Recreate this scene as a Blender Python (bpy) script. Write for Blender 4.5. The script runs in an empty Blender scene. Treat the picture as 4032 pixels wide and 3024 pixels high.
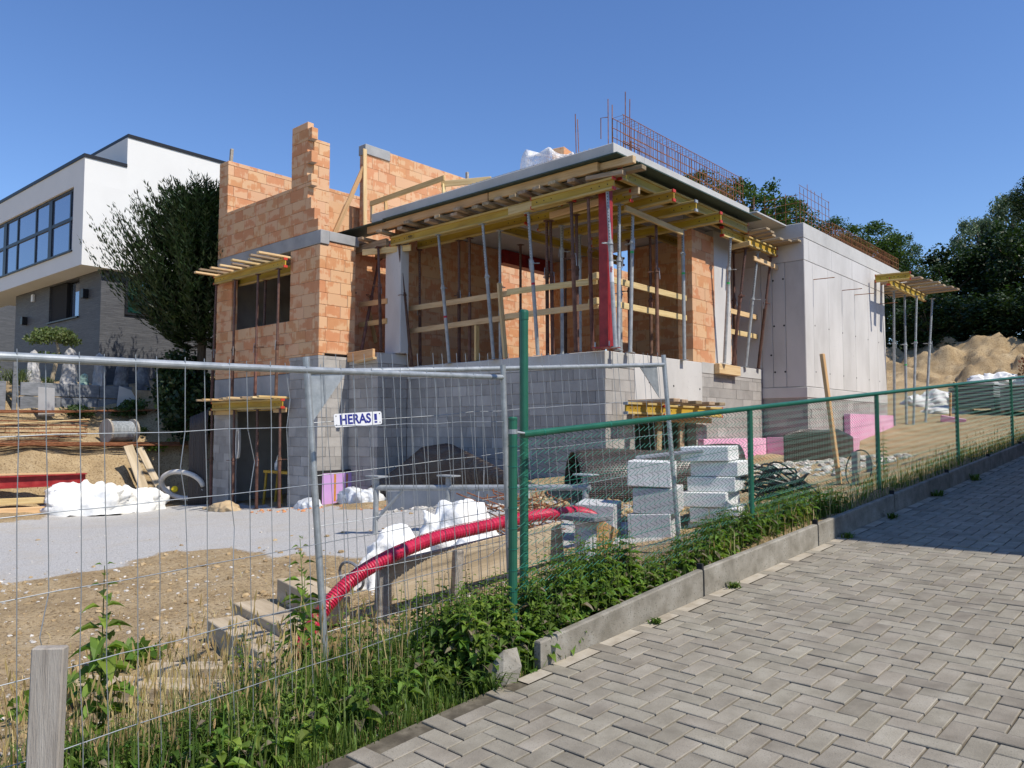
import bpy, math, random
import numpy as np
from mathutils import Vector, Matrix, Quaternion
R = random.Random(7)
PI = math.pi
sc = bpy.context.scene
COL = sc.collection
# ------------------------------------------------------------------ camera, sky, sun, exposure
cam_d = bpy.data.cameras.new('camera'); cam = bpy.data.objects.new('camera', cam_d); COL.objects.link(cam)
cam.location = (7.43, -10.6, 1.6); cam.rotation_euler = (PI/2 + 0.05907, 0, 0.73129)
cam_d.sensor_width = 36; cam_d.lens = 36*3056.1/4032; cam_d.clip_end = 2000; cam_d.clip_start = 0.05
sc.camera = cam
SUN = Vector((1.0, 0.075, 1.3)).normalized()
wd = bpy.data.worlds.new('World'); sc.world = wd; wd.use_nodes = True
wn = wd.node_tree; bg = wn.nodes['Background']
sky = wn.nodes.new('ShaderNodeTexSky'); sky.sky_type = 'NISHITA'; sky.sun_disc = False
sky.sun_elevation = math.asin(SUN.z); sky.sun_rotation = math.atan2(SUN.x, SUN.y)
sky.air_density = 1.25; sky.dust_density = 0.2; sky.ozone_density = 5.0; sky.altitude = 1200
hs = wn.nodes.new('ShaderNodeHueSaturation'); hs.inputs['Saturation'].default_value = 1.12; hs.inputs['Hue'].default_value = .509
wn.links.new(sky.outputs[0], hs.inputs['Color']); wn.links.new(hs.outputs[0], bg.inputs[0]); bg.inputs[1].default_value = 0.15
sl = bpy.data.lights.new('sun', 'SUN'); sl.energy = 4.7; sl.angle = math.radians(0.53); sl.color = (1.0, 0.93, 0.82)
so = bpy.data.objects.new('sun', sl); COL.objects.link(so); so.location = (20, -5, 30)
so.rotation_euler = SUN.to_track_quat('Z', 'Y').to_euler()
sc.view_settings.view_transform = 'Standard'; sc.view_settings.look = 'None'
sc.view_settings.exposure = 0.12; sc.view_settings.gamma = 1.0; sc.view_settings.use_curve_mapping = False
sc.cycles.max_bounces = 6; sc.cycles.transparent_max_bounces = 6
# ------------------------------------------------------------------ mesh helpers
def V(*a): return Vector(a)
class MB:
    def __init__(s): s.v = []; s.f = []
    def add(s, vs, fs):
        n = len(s.v); s.v.extend([tuple(p) for p in vs]); s.f.extend([tuple(i+n for i in f) for f in fs]); return s
    def box(s, x0, x1, y0, y1, z0, z1, M=None):
        vs = [V(x, y, z) for z in (z0, z1) for y in (y0, y1) for x in (x0, x1)]
        if M is not None: vs = [M @ p for p in vs]
        return s.add(vs, [(0,2,3,1),(4,5,7,6),(0,1,5,4),(2,6,7,3),(0,4,6,2),(1,3,7,5)])
    def cham(s, x0, x1, y0, y1, z0, z1, c, M=None):           # box with a chamfered top
        z2 = z1-c
        vs = [V(x0,y0,z0),V(x1,y0,z0),V(x1,y1,z0),V(x0,y1,z0),V(x0,y0,z2),V(x1,y0,z2),V(x1,y1,z2),V(x0,y1,z2),V(x0+c,y0+c,z1),V(x1-c,y0+c,z1),V(x1-c,y1-c,z1),V(x0+c,y1-c,z1)]
        if M is not None: vs = [M @ p for p in vs]
        return s.add(vs, [(0,1,5,4),(1,2,6,5),(2,3,7,6),(3,0,4,7),(4,5,9,8),(5,6,10,9),(6,7,11,10),(7,4,8,11),(8,9,10,11)])
    def bev(s, x0, x1, y0, y1, z0, z1, c, M=None):            # box with all edges chamfered
        X, Y, Z = (x0, x1), (y0, y1), (z0, z1); vs = []; idx = {}
        for a in (0,1):
            for b in (0,1):
                for d in (0,1):
                    sx, sy, sz = (1,-1)[a], (1,-1)[b], (1,-1)[d]
                    for k in range(3):
                        p = [X[a]+sx*c, Y[b]+sy*c, Z[d]+sz*c]; p[k] = (X[a], Y[b], Z[d])[k]
                        idx[(a,b,d,k)] = len(vs); vs.append(V(*p))
        if M is not None: vs = [M @ p for p in vs]
        fs = []
        for k in range(3):
            o = [i for i in range(3) if i != k]
            for e in (0,1):
                q = []
                for u, w in ((0,0),(1,0),(1,1),(0,1)):
                    t = [0,0,0]; t[k] = e; t[o[0]] = u; t[o[1]] = w; q.append(idx[(*t, k)])
                fs.append(q)
        for k in range(3):                                     # edges parallel to axis k
            o = [i for i in range(3) if i != k]
            for u in (0,1):
                for w in (0,1):
                    t0 = [0,0,0]; t1 = [0,0,0]; t1[k] = 1
                    t0[o[0]] = t1[o[0]] = u; t0[o[1]] = t1[o[1]] = w
                    fs.append([idx[(*t0,o[0])], idx[(*t1,o[0])], idx[(*t1,o[1])], idx[(*t0,o[1])]])
        for a in (0,1):
            for b in (0,1):
                for d in (0,1): fs.append([idx[(a,b,d,k)] for k in range(3)])
        return s.add(vs, fs)
    def tube(s, path, r, n=8, cap=True, closed=False):
        P = [Vector(p) for p in path]; m = len(P); rr = r if isinstance(r, (list, tuple)) else [r]*m
        t = [(P[min(i+1,m-1)]-P[max(i-1,0)]) if not closed else (P[(i+1)%m]-P[i-1]) for i in range(m)]
        t = [a.normalized() if a.length > 1e-9 else V(0,0,1) for a in t]
        u = t[0].orthogonal().normalized(); vs = []; fs = []
        for i in range(m):
            u = (u - t[i]*u.dot(t[i])); u = u.normalized() if u.length > 1e-6 else t[i].orthogonal().normalized()
            w = t[i].cross(u)
            for k in range(n):
                a = 2*PI*k/n; vs.append(P[i] + (u*math.cos(a)+w*math.sin(a))*rr[i])
        for i in range(m if closed else m-1):
            j = (i+1) % m
            for k in range(n): fs.append((i*n+k, i*n+(k+1)%n, j*n+(k+1)%n, j*n+k))
        if cap and not closed: fs.append(tuple(range(n))[::-1]); fs.append(tuple((m-1)*n+k for k in range(n)))
        return s.add(vs, fs)
    def lathe(s, prof, n=16, M=None):                          # prof: (r, z)
        vs = []; fs = []
        for r, z in prof:
            for k in range(n):
                a = 2*PI*k/n; vs.append(V(r*math.cos(a), r*math.sin(a), z))
        for i in range(len(prof)-1):
            for k in range(n): fs.append((i*n+k, i*n+(k+1)%n, (i+1)*n+(k+1)%n, (i+1)*n+k))
        fs.append(tuple(range(n))[::-1]); fs.append(tuple((len(prof)-1)*n+k for k in range(n)))
        if M is not None: vs = [M @ p for p in vs]
        return s.add(vs, fs)
    def poly(s, pts, y0, y1, M=None):                          # (x,z) outline extruded along y
        n = len(pts); vs = [V(x, y0, z) for x, z in pts] + [V(x, y1, z) for x, z in pts]
        if M is not None: vs = [M @ p for p in vs]
        return s.add(vs, [tuple(range(n)), tuple(range(2*n-1, n-1, -1))] + [(i, i+n, (i+1)%n+n, (i+1)%n) for i in range(n)])
    def grid(s, f, nu, nv):
        vs = [f(i/nu, j/nv) for j in range(nv+1) for i in range(nu+1)]
        return s.add(vs, [(j*(nu+1)+i, j*(nu+1)+i+1, (j+1)*(nu+1)+i+1, (j+1)*(nu+1)+i) for j in range(nv) for i in range(nu)])
    def mesh(s, name, smooth=False):
        me = bpy.data.meshes.new(name); me.from_pydata(s.v, [], s.f); me.update()
        if smooth: me.polygons.foreach_set('use_smooth', [True]*len(me.polygons))
        return me
    def build(s, name, mat, parent=None, org=None, smooth=False, kind=None):
        if org is not None:
            o_ = Vector(org); s.v = [(x-o_.x, y-o_.y, z-o_.z) for x, y, z in s.v]
        return link(name, s.mesh(name, smooth), mat, parent, kind=kind)
def link(name, me, mat=None, parent=None, loc=None, kind=None):
    o = bpy.data.objects.new(name, me); COL.objects.link(o)
    if mat is not None and len(me.materials) == 0: me.materials.append(MAT[mat] if isinstance(mat, str) else mat)
    if parent is not None: o.parent = parent
    if loc is not None: o.location = loc
    if kind: o['kind'] = kind
    return o
def tag(o, label=None, cat=None, group=None, kind=None):
    if label: o['label'] = label
    if cat: o['category'] = cat
    if group: o['group'] = group
    if kind: o['kind'] = kind
    return o
def thing(name, label, cat, loc=(0,0,0), group=None, rot=None):
    o = bpy.data.objects.new(name, None); COL.objects.link(o); o.location = loc; o.empty_display_size = .1
    if rot is not None: o.rotation_euler = rot
    return tag(o, label, cat, group)
def single(name, mb, mat, label, cat, org=(0,0,0), group=None, smooth=False):   # a thing that is one mesh, origin at its base
    o = mb.build(name, mat, None, org, smooth); o.location = org
    return tag(o, label, cat, group)
ORD = ['leftmost','second','third','fourth','fifth','sixth','seventh','eighth','ninth','tenth','eleventh','twelfth','thirteenth','fourteenth','fifteenth','sixteenth','seventeenth','eighteenth','nineteenth','twentieth']
def ordl(i, n=None): return 'leftmost' if i == 0 else ('rightmost' if n and i == n-1 else ORD[i])
def frame(p0, p1, up=V(0,0,1)):                                # matrix: local x along p0->p1, z as near `up` as can be
    p0, p1 = Vector(p0), Vector(p1); x = (p1-p0).normalized(); y = up.cross(x)
    if y.length < 1e-4: y = V(0,1,0).cross(x)
    y.normalize(); z = x.cross(y)
    return Matrix(((x.x,y.x,z.x,p0.x),(x.y,y.y,z.y,p0.y),(x.z,y.z,z.z,p0.z),(0,0,0,1)))
# ------------------------------------------------------------------ materials
MAT = {}
def nmat(name):
    m = bpy.data.materials.new(name); m.use_nodes = True; MAT[name] = m
    nt = m.node_tree; return m, nt, nt.nodes['Principled BSDF']
def nd(nt, t, **k):
    n = nt.nodes.new(t)
    for a, b in k.items():
        if a.startswith('i_'): n.inputs[int(a[2:])].default_value = b
        else: setattr(n, a, b)
    return n
def rndval(nt):                                                # 0..1, different for every object and every loose piece of a mesh
    oi = nd(nt, 'ShaderNodeObjectInfo'); ge = nd(nt, 'ShaderNodeNewGeometry')
    ad = nd(nt, 'ShaderNodeMath', operation='ADD'); fr = nd(nt, 'ShaderNodeMath', operation='FRACT')
    nt.links.new(oi.outputs['Random'], ad.inputs[0]); nt.links.new(ge.outputs['Random Per Island'], ad.inputs[1]); nt.links.new(ad.outputs[0], fr.inputs[0])
    return fr.outputs[0]
def coords(nt, stretch=(1,1,1), rnd=None, world=False):
    if world: src = nd(nt, 'ShaderNodeNewGeometry').outputs['Position']
    else: src = nd(nt, 'ShaderNodeTexCoord').outputs['Object']
    mp = nd(nt, 'ShaderNodeMapping'); mp.inputs['Scale'].default_value = stretch; nt.links.new(src, mp.inputs['Vector'])
    if rnd is None: return mp.outputs[0]
    mu = nd(nt, 'ShaderNodeMath', operation='MULTIPLY', i_1=37.0); nt.links.new(rnd, mu.inputs[0])
    va = nd(nt, 'ShaderNodeVectorMath', operation='ADD'); nt.links.new(mp.outputs[0], va.inputs[0]); nt.links.new(mu.outputs[0], va.inputs[1])
    return va.outputs[0]
def noise(nt, co, scale, detail=5, rough=.6, dist=0):
    n = nd(nt, 'ShaderNodeTexNoise'); n.inputs['Scale'].default_value = scale; n.inputs['Detail'].default_value = detail
    n.inputs['Roughness'].default_value = rough; n.inputs['Distortion'].default_value = dist; nt.links.new(co, n.inputs['Vector']); return n.outputs[0]
def ramp(nt, fac, stops):
    stops = stops if len(stops) > 1 else [stops[0], (1.0, stops[0][1])]
    r = nd(nt, 'ShaderNodeValToRGB'); e = r.color_ramp.elements
    while len(e) < len(stops): e.new(.5)
    for i, (p, c) in enumerate(stops): e[i].position = p; e[i].color = (*c, 1) if len(c) == 3 else c
    nt.links.new(fac, r.inputs[0]); return r.outputs[0]
def mixc(nt, fac, a, b, mode='MIX'):
    m = nd(nt, 'ShaderNodeMix', data_type='RGBA', blend_type=mode)
    for s, k in ((fac, 0), (a, 6), (b, 7)):
        if hasattr(s, 'links'): nt.links.new(s, m.inputs[k])
        else: m.inputs[k].default_value = (*s, 1) if isinstance(s, tuple) else s
    return m.outputs[2]
def vary(nt, col, rv, amt, hue=0.0):
    h = nd(nt, 'ShaderNodeHueSaturation'); mr = nd(nt, 'ShaderNodeMapRange', i_3=1-amt, i_4=1+amt)
    nt.links.new(rv, mr.inputs[0]); nt.links.new(mr.outputs[0], h.inputs['Value']); nt.links.new(col, h.inputs['Color'])
    if hue:
        m2 = nd(nt, 'ShaderNodeMapRange', i_3=.5-hue, i_4=.5+hue); f = nd(nt, 'ShaderNodeMath', operation='MULTIPLY', i_1=7.31); g = nd(nt, 'ShaderNodeMath', operation='FRACT')
        nt.links.new(rv, f.inputs[0]); nt.links.new(f.outputs[0], g.inputs[0]); nt.links.new(g.outputs[0], m2.inputs[0]); nt.links.new(m2.outputs[0], h.inputs['Hue'])
    return h.outputs[0]
def bump(nt, bs, h, strength=.3, dist=.01, prev=None):
    b = nd(nt, 'ShaderNodeBump'); b.inputs['Strength'].default_value = strength; b.inputs['Distance'].default_value = dist
    nt.links.new(h, b.inputs['Height'])
    if prev is not None: nt.links.new(prev, b.inputs['Normal'])
    nt.links.new(b.outputs[0], bs.inputs['Normal']); return b.outputs[0]
def mk(name, cols, scale=4, rough=.8, bmp=.3, bscale=60, bdist=.004, rnd=.12, hue=0, spec=.3, metal=0, stretch=(1,1,1), speck=None, world=False, detail=6):
    m, nt, bs = nmat(name); rv = rndval(nt); co = coords(nt, stretch, None if world else rv, world)
    n = noise(nt, co, scale, detail, .62)
    k = len(cols); col = ramp(nt, n, [(.28+.44*i/max(1,k-1), c) for i, c in enumerate(cols)])
    if speck:
        c, sc_, th = speck; s = noise(nt, co, sc_, 2, .5); f = ramp(nt, s, [(th, (0,0,0)), (th+.04, (1,1,1))]); col = mixc(nt, f, col, c)
    if rnd: col = vary(nt, col, rv, rnd, hue)
    nt.links.new(col, bs.inputs['Base Color']); bs.inputs['Roughness'].default_value = rough
    bs.inputs['Specular IOR Level'].default_value = spec; bs.inputs['Metallic'].default_value = metal
    if bmp: bump(nt, bs, noise(nt, co, bscale, 4, .6), bmp, bdist)
    return m
mk('mortar', [(.30,.27,.24),(.42,.38,.33)], 6, bscale=80)
mk('block', [(.275,.26,.24),(.355,.335,.31),(.415,.395,.365)], 2.2, .9, .5, 90, .004, .16, speck=((.2,.2,.19), 130, .66))
mk('concrete', [(.41,.40,.375),(.49,.48,.455),(.55,.54,.51)], 1.3, .85, .25, 70, .003, .03, speck=((.33,.32,.31), 45, .69))
mk('concrete_wall', [(.47,.455,.43),(.57,.555,.53),(.63,.615,.59)], 1.1, .8, .25, 50, .003, .04, speck=((.42,.41,.4), 38, .70), stretch=(1,1,.45))
mk('concrete_grey', [(.25,.25,.25),(.33,.33,.325),(.40,.395,.385)], 2, .9, .35, 60, .004, .08)
mk('kerb_concrete', [(.15,.135,.105),(.25,.23,.19),(.34,.32,.275)], 5, .92, .6, 120, .004, .1, speck=((.16,.15,.12), 60, .62))
mk('render_white', [(.70,.695,.665),(.75,.745,.715)], .8, .85, .25, 300, .002, 0)
mk('coping', [(.015,.016,.02)], 5, .45, 0, rnd=0)
mk('frame_dark', [(.012,.014,.018),(.02,.022,.026)], 5, .4, 0, rnd=0)
mk('wood_new', [(.50,.33,.15),(.62,.45,.23),(.70,.54,.30)], 5, .75, .3, 40, .003, .14, .012, stretch=(.35,5,5))
mk('wood_raw', [(.42,.25,.10),(.54,.35,.16),(.60,.42,.21)], 5, .75, .3, 40, .003, .14, .012, stretch=(.35,5,5))
mk('wood_old', [(.20,.145,.085),(.34,.25,.155),(.46,.37,.26)], 4, .85, .5, 40, .004, .22, .012, stretch=(.4,5,5))
mk('wood_grey', [(.24,.21,.175),(.36,.32,.27),(.46,.42,.36)], 5, .9, .8, 45, .006, .1, stretch=(5,5,.35))
mk('wood_sleeper', [(.30,.235,.15),(.45,.36,.24),(.56,.47,.34)], 3, .9, .6, 30, .006, .15, stretch=(.35,4,4))
mk('formwork_yellow', [(.32,.19,.02),(.45,.29,.025),(.50,.35,.05)], 3, .55, .2, 40, .003, .12, .008, spec=.4, stretch=(.5,3,3))
mk('flange_wood', [(.33,.22,.06),(.46,.33,.11),(.55,.43,.19)], 4, .7, .3, 40, .003, .12, stretch=(.35,5,5))
mk('ply_green', [(.035,.06,.045),(.06,.085,.07)], 4, .6, .2, 50, rnd=0)
mk('cap_red', [(.5,.05,.03)], 4, .5, 0, rnd=.1)
mk('cap_grey', [(.3,.32,.34)], 4, .5, 0, rnd=.1)
mk('rust_tube', [(.065,.035,.028),(.13,.065,.045),(.20,.11,.08)], 9, .8, .4, 60, .003, .3, .01)
mk('rust', [(.12,.045,.02),(.25,.10,.045),(.36,.17,.08)], 14, .9, .4, 90, .003, .25, .01)
mk('galv', [(.26,.29,.30),(.36,.385,.395),(.46,.485,.49)], 14, .42, .15, 60, .002, .1, spec=.5, metal=.45)
mk('galv_dull', [(.24,.265,.27),(.36,.38,.385),(.46,.48,.48)], 12, .55, .2, 60, .002, .15, spec=.4, metal=.25)
mk('wire', [(.26,.28,.29),(.37,.39,.40)], 20, .4, 0, rnd=.1, spec=.5, metal=.5)
mk('green_paint', [(.010,.085,.05),(.018,.125,.075)], 5, .38, .1, 40, .002, .06, spec=.5)
mk('green_wire', [(.012,.12,.085),(.02,.17,.12)], 9, .45, 0, rnd=.06)
mk('red_oxide', [(.17,.012,.014),(.30,.02,.022),(.37,.045,.04)], 5, .5, .2, 60, .002, .05, spec=.4)
mk('pink_foam', [(.60,.27,.44),(.72,.37,.54),(.78,.46,.61)], 2, .8, .15, 60, .003, .06)
mk('purple_foam', [(.50,.28,.58),(.58,.36,.65)], 2, .8, .15, 60, .003, .05)
mk('bitumen', [(.012,.012,.014),(.025,.025,.027)], 6, .7, .4, 60, .004, .1)
mk('black_plastic', [(.008,.008,.009),(.018,.018,.018)], 6, .45, .1, rnd=.2, spec=.5)
mk('white_bag', [(.70,.69,.66),(.80,.80,.77),(.84,.84,.82)], 3, .75, .6, 18, .02, .05)
mk('film', [(.55,.57,.58),(.72,.74,.75)], 5, .25, .6, 14, .03, .05, spec=.5)
mk('paper_sack', [(.42,.30,.17),(.58,.45,.28)], 4, .85, .5, 20, .01, .08)
mk('hose_white', [(.52,.48,.42),(.66,.63,.58)], 6, .6, .2, 40, rnd=.05)
mk('pipe_red', [(.42,.012,.045),(.56,.025,.075)], 6, .35, 0, rnd=0, spec=.5)
mk('slab_light', [(.56,.57,.56),(.68,.68,.67),(.74,.74,.73)], 3, .9, .35, 80, .004, .07)
mk('slate_board', [(.13,.14,.15),(.2,.21,.225),(.27,.28,.3)], 4, .7, .5, 30, .006, .2, stretch=(.5,1,3))
mk('marble', [(.10,.105,.12),(.36,.35,.34),(.58,.55,.51)], 3.5, .7, .9, 9, .05, .2, stretch=(1,1,.7))
mk('marble_dark', [(.05,.06,.075),(.13,.14,.16),(.28,.30,.32)], 4, .7, .9, 9, .05, .2)
mk('marble_green', [(.16,.28,.22),(.42,.55,.48)], 5, .7, .8, 9, .04, .1)
mk('board_grey', [(.42,.42,.42),(.5,.5,.5)], 3, .8, .2, 40, rnd=.05)
mk('sheet_metal', [(.20,.22,.23),(.33,.35,.36)], 3, .5, .1, 40, rnd=.15, metal=.3)
mk('bark', [(.06,.045,.03),(.13,.10,.07)], 8, .95, .8, 20, .02, .1, stretch=(3,3,.6))
mk('bark_light', [(.28,.22,.15),(.42,.35,.25)], 8, .9, .6, 20, .02, .1, stretch=(3,3,.6))
mk('sign_white', [(.72,.73,.75)], 3, .35, 0, rnd=0, spec=.5)
mk('sign_blue', [(.025,.03,.22)], 3, .4, 0, rnd=0)
mk('ink', [(.03,.025,.015)], 3, .6, 0, rnd=0)
mk('ink_red', [(.35,.02,.02)], 3, .6, 0, rnd=0)
mk('tape_green', [(.05,.45,.12)], 3, .5, 0, rnd=0)
mk('tape_red', [(.45,.02,.05)], 3, .5, 0, rnd=0)
mk('orange_stripe', [(.45,.17,.02),(.6,.28,.05)], 20, .7, 0, rnd=0)
mk('dark_void', [(.02,.02,.022)], 3, .9, 0, rnd=0)
mk('rock', [(.30,.27,.23),(.48,.45,.40),(.62,.60,.56)], 5, .95, .6, 30, .01, .25)
mk('clod', [(.22,.15,.075),(.36,.26,.14),(.46,.36,.22)], 6, .97, .7, 30, .012, .2)
mk('roof_tile', [(.03,.028,.028),(.06,.055,.05)], 8, .8, .5, 30, rnd=0)
mk('flower_yellow', [(.75,.55,.02)], 3, .6, 0, rnd=0)
mk('brick_debris', [(.5,.2,.08),(.6,.28,.13)], 6, .9, .3, 40, rnd=.2)
# leaves
def leaf(name, cols, trans=.35, rnd=.35, hue=.02, rough=.5, scale=3):
    m, nt, bs = nmat(name); rv = rndval(nt); co = coords(nt, world=True)
    col = vary(nt, ramp(nt, noise(nt, co, scale, 3), [(.3+.4*i/max(1,len(cols)-1), c) for i, c in enumerate(cols)]), rv, rnd, hue)
    nt.links.new(col, bs.inputs['Base Color']); bs.inputs['Roughness'].default_value = rough; bs.inputs['Specular IOR Level'].default_value = .35
    tr = nd(nt, 'ShaderNodeBsdfTranslucent'); mx = nd(nt, 'ShaderNodeMixShader', i_0=trans)
    br = mixc(nt, 1.0, col, (1.25,1.35,.55), 'MULTIPLY'); nt.links.new(br, tr.inputs[0])
    nt.links.new(bs.outputs[0], mx.inputs[1]); nt.links.new(tr.outputs[0], mx.inputs[2]); nt.links.new(mx.outputs[0], nt.nodes['Material Output'].inputs[0])
leaf('nettle', [(.06,.12,.02),(.12,.20,.03),(.20,.29,.05)], .4)
leaf('nettle_dead', [(.10,.085,.055),(.20,.17,.11)], .2)
leaf('grass', [(.075,.13,.022),(.14,.21,.045)], .4)
leaf('straw', [(.42,.31,.14),(.62,.50,.27)], .25, .25)
leaf('thuja', [(.010,.022,.008),(.02,.042,.013),(.045,.072,.022)], .12, .35)
leaf('ivy', [(.012,.03,.01),(.03,.06,.018)], .2, .4)
leaf('tree_mid', [(.03,.06,.018),(.055,.10,.03),(.09,.14,.045)], .3, .35)
leaf('tree_dark', [(.016,.034,.012),(.035,.065,.02)], .25, .4)
leaf('tree_silver', [(.08,.12,.07),(.15,.20,.13)], .25, .3)
leaf('bonsai', [(.09,.13,.04),(.17,.21,.08)], .3, .3)
leaf('weed_red', [(.16,.06,.025),(.26,.10,.04)], .2, .3)
# terracotta: ribbed hollow blocks with paler smooth patches
def terracotta():
    m, nt, bs = nmat('terracotta'); rv = rndval(nt); co = coords(nt, (1,1,1))
    sp = nd(nt, 'ShaderNodeSeparateXYZ'); nt.links.new(co, sp.inputs[0])
    ad = nd(nt, 'ShaderNodeMath', operation='ADD'); nt.links.new(sp.outputs[0], ad.inputs[0]); nt.links.new(sp.outputs[1], ad.inputs[1])
    mu = nd(nt, 'ShaderNodeMath', operation='MULTIPLY', i_1=2*PI/.026); nt.links.new(ad.outputs[0], mu.inputs[0])
    si = nd(nt, 'ShaderNodeMath', operation='SINE'); nt.links.new(mu.outputs[0], si.inputs[0])
    rib = ramp(nt, si.outputs[0], [(.0,(0,0,0)),(.35,(1,1,1))])
    cr = coords(nt, (26,26,2.2), rv); c2 = coords(nt, (2.2,2.2,4.5), rv)
    a = noise(nt, cr, 1, 2, .5); b = noise(nt, c2, 1, 2, .5)
    mx = nd(nt, 'ShaderNodeMath', operation='MULTIPLY_ADD', i_1=.38); nt.links.new(a, mx.inputs[0]); nt.links.new(b, mx.inputs[2])
    pat = ramp(nt, mx.outputs[0], [(.665,(0,0,0)),(.70,(1,1,1))])
    base = ramp(nt, noise(nt, coords(nt, (3,3,3), rv), 1, 4), [(.3,(.60,.28,.13)),(.7,(.68,.355,.185))])
    col = mixc(nt, pat, base, (.73,.48,.28))
    col = mixc(nt, rib, mixc(nt, .40, col, (.50,.20,.10)), col)
    col = vary(nt, col, rv, .04, .004)
    nt.links.new(col, bs.inputs['Base Color']); bs.inputs['Roughness'].default_value = .9; bs.inputs['Specular IOR Level'].default_value = .2
    p = bump(nt, bs, rib, .7, .004); bump(nt, bs, noise(nt, coords(nt), 90, 3), .25, .004, p)
terracotta()
# stacked slate strips
def slate():
    m, nt, bs = nmat('slate'); co = coords(nt)
    sp = nd(nt, 'ShaderNodeSeparateXYZ'); nt.links.new(co, sp.inputs[0]); ad = nd(nt, 'ShaderNodeMath', operation='ADD')
    nt.links.new(sp.outputs[0], ad.inputs[0]); nt.links.new(sp.outputs[1], ad.inputs[1])
    cb = nd(nt, 'ShaderNodeCombineXYZ'); nt.links.new(ad.outputs[0], cb.inputs[0]); nt.links.new(sp.outputs[2], cb.inputs[1])
    br = nd(nt, 'ShaderNodeTexBrick', offset=.37, squash=.7, squash_frequency=3); br.inputs['Scale'].default_value = 1; br.inputs['Brick Width'].default_value = .55
    br.inputs['Row Height'].default_value = .055; br.inputs['Mortar Size'].default_value = .004; br.inputs['Color1'].default_value = (.05,.053,.06,1); br.inputs['Color2'].default_value = (.11,.113,.12,1)
    br.inputs['Mortar'].default_value = (.02,.02,.022,1); br.inputs['Bias'].default_value = -.2; nt.links.new(cb.outputs[0], br.inputs['Vector'])
    col = mixc(nt, .5, br.outputs[0], ramp(nt, noise(nt, coords(nt,(1,1,12)), 3, 5), [(.3,(.04,.042,.048)),(.7,(.13,.133,.14))]))
    nt.links.new(col, bs.inputs['Base Color']); bs.inputs['Roughness'].default_value = .6
    p = bump(nt, bs, br.outputs[0], 1, .05); bump(nt, bs, noise(nt, coords(nt,(1,1,5)), 12, 4), .5, .02, p)
slate()
def glass(name, col, rough=.03):
    m, nt, bs = nmat(name); bs.inputs['Base Color'].default_value = (*col, 1); bs.inputs['Roughness'].default_value = rough
    bs.inputs['Specular IOR Level'].default_value = 1.0; bs.inputs['IOR'].default_value = 2.4; bs.inputs['Metallic'].default_value = .35
glass('glass', (.16,.22,.34)); glass('glass_green', (.01,.07,.06), .08)
# prop inner tube with a row of pin holes, in rust or zinc
def holed(name, c1, c2, metal):
    m, nt, bs = nmat(name); rv = rndval(nt); co = coords(nt); sp = nd(nt, 'ShaderNodeSeparateXYZ'); nt.links.new(co, sp.inputs[0])
    fr = nd(nt, 'ShaderNodeMath', operation='PINGPONG', i_1=.05); nt.links.new(sp.outputs[2], fr.inputs[0])
    d = nd(nt, 'ShaderNodeCombineXYZ'); sb = nd(nt, 'ShaderNodeMath', operation='SUBTRACT', i_1=.025); nt.links.new(fr.outputs[0], sb.inputs[0])
    nt.links.new(sp.outputs[0], d.inputs[0]); nt.links.new(sb.outputs[0], d.inputs[2])
    ln = nd(nt, 'ShaderNodeVectorMath', operation='LENGTH'); nt.links.new(d.outputs[0], ln.inputs[0])
    f = nd(nt, 'ShaderNodeMath', operation='LESS_THAN', i_1=.0085); nt.links.new(ln.outputs[1], f.inputs[0])
    col = vary(nt, ramp(nt, noise(nt, coords(nt, (1,1,1), rv), 10, 5), [(.3,c1),(.7,c2)]), rv, .2)
    nt.links.new(mixc(nt, f.outputs[0], col, (.005,.005,.005)), bs.inputs['Base Color']); bs.inputs['Roughness'].default_value = .6; bs.inputs['Metallic'].default_value = metal
holed('inner_rust', (.07,.035,.028), (.17,.085,.06), .1); holed('inner_galv', (.24,.27,.28), (.42,.44,.45), .3)
# dimple membrane
def dimple():
    m, nt, bs = nmat('dimple'); co = coords(nt); vo = nd(nt, 'ShaderNodeTexVoronoi'); vo.inputs['Scale'].default_value = 34; vo.inputs['Randomness'].default_value = .1; nt.links.new(co, vo.inputs['Vector'])
    h = ramp(nt, vo.outputs['Distance'], [(.15,(1,1,1)),(.5,(0,0,0))])
    nt.links.new(mixc(nt, h, (.035,.026,.022), (.085,.062,.052)), bs.inputs['Base Color']); bs.inputs['Roughness'].default_value = .42; bs.inputs['Specular IOR Level'].default_value = .6
    bump(nt, bs, h, 1, .012)
dimple()
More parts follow.
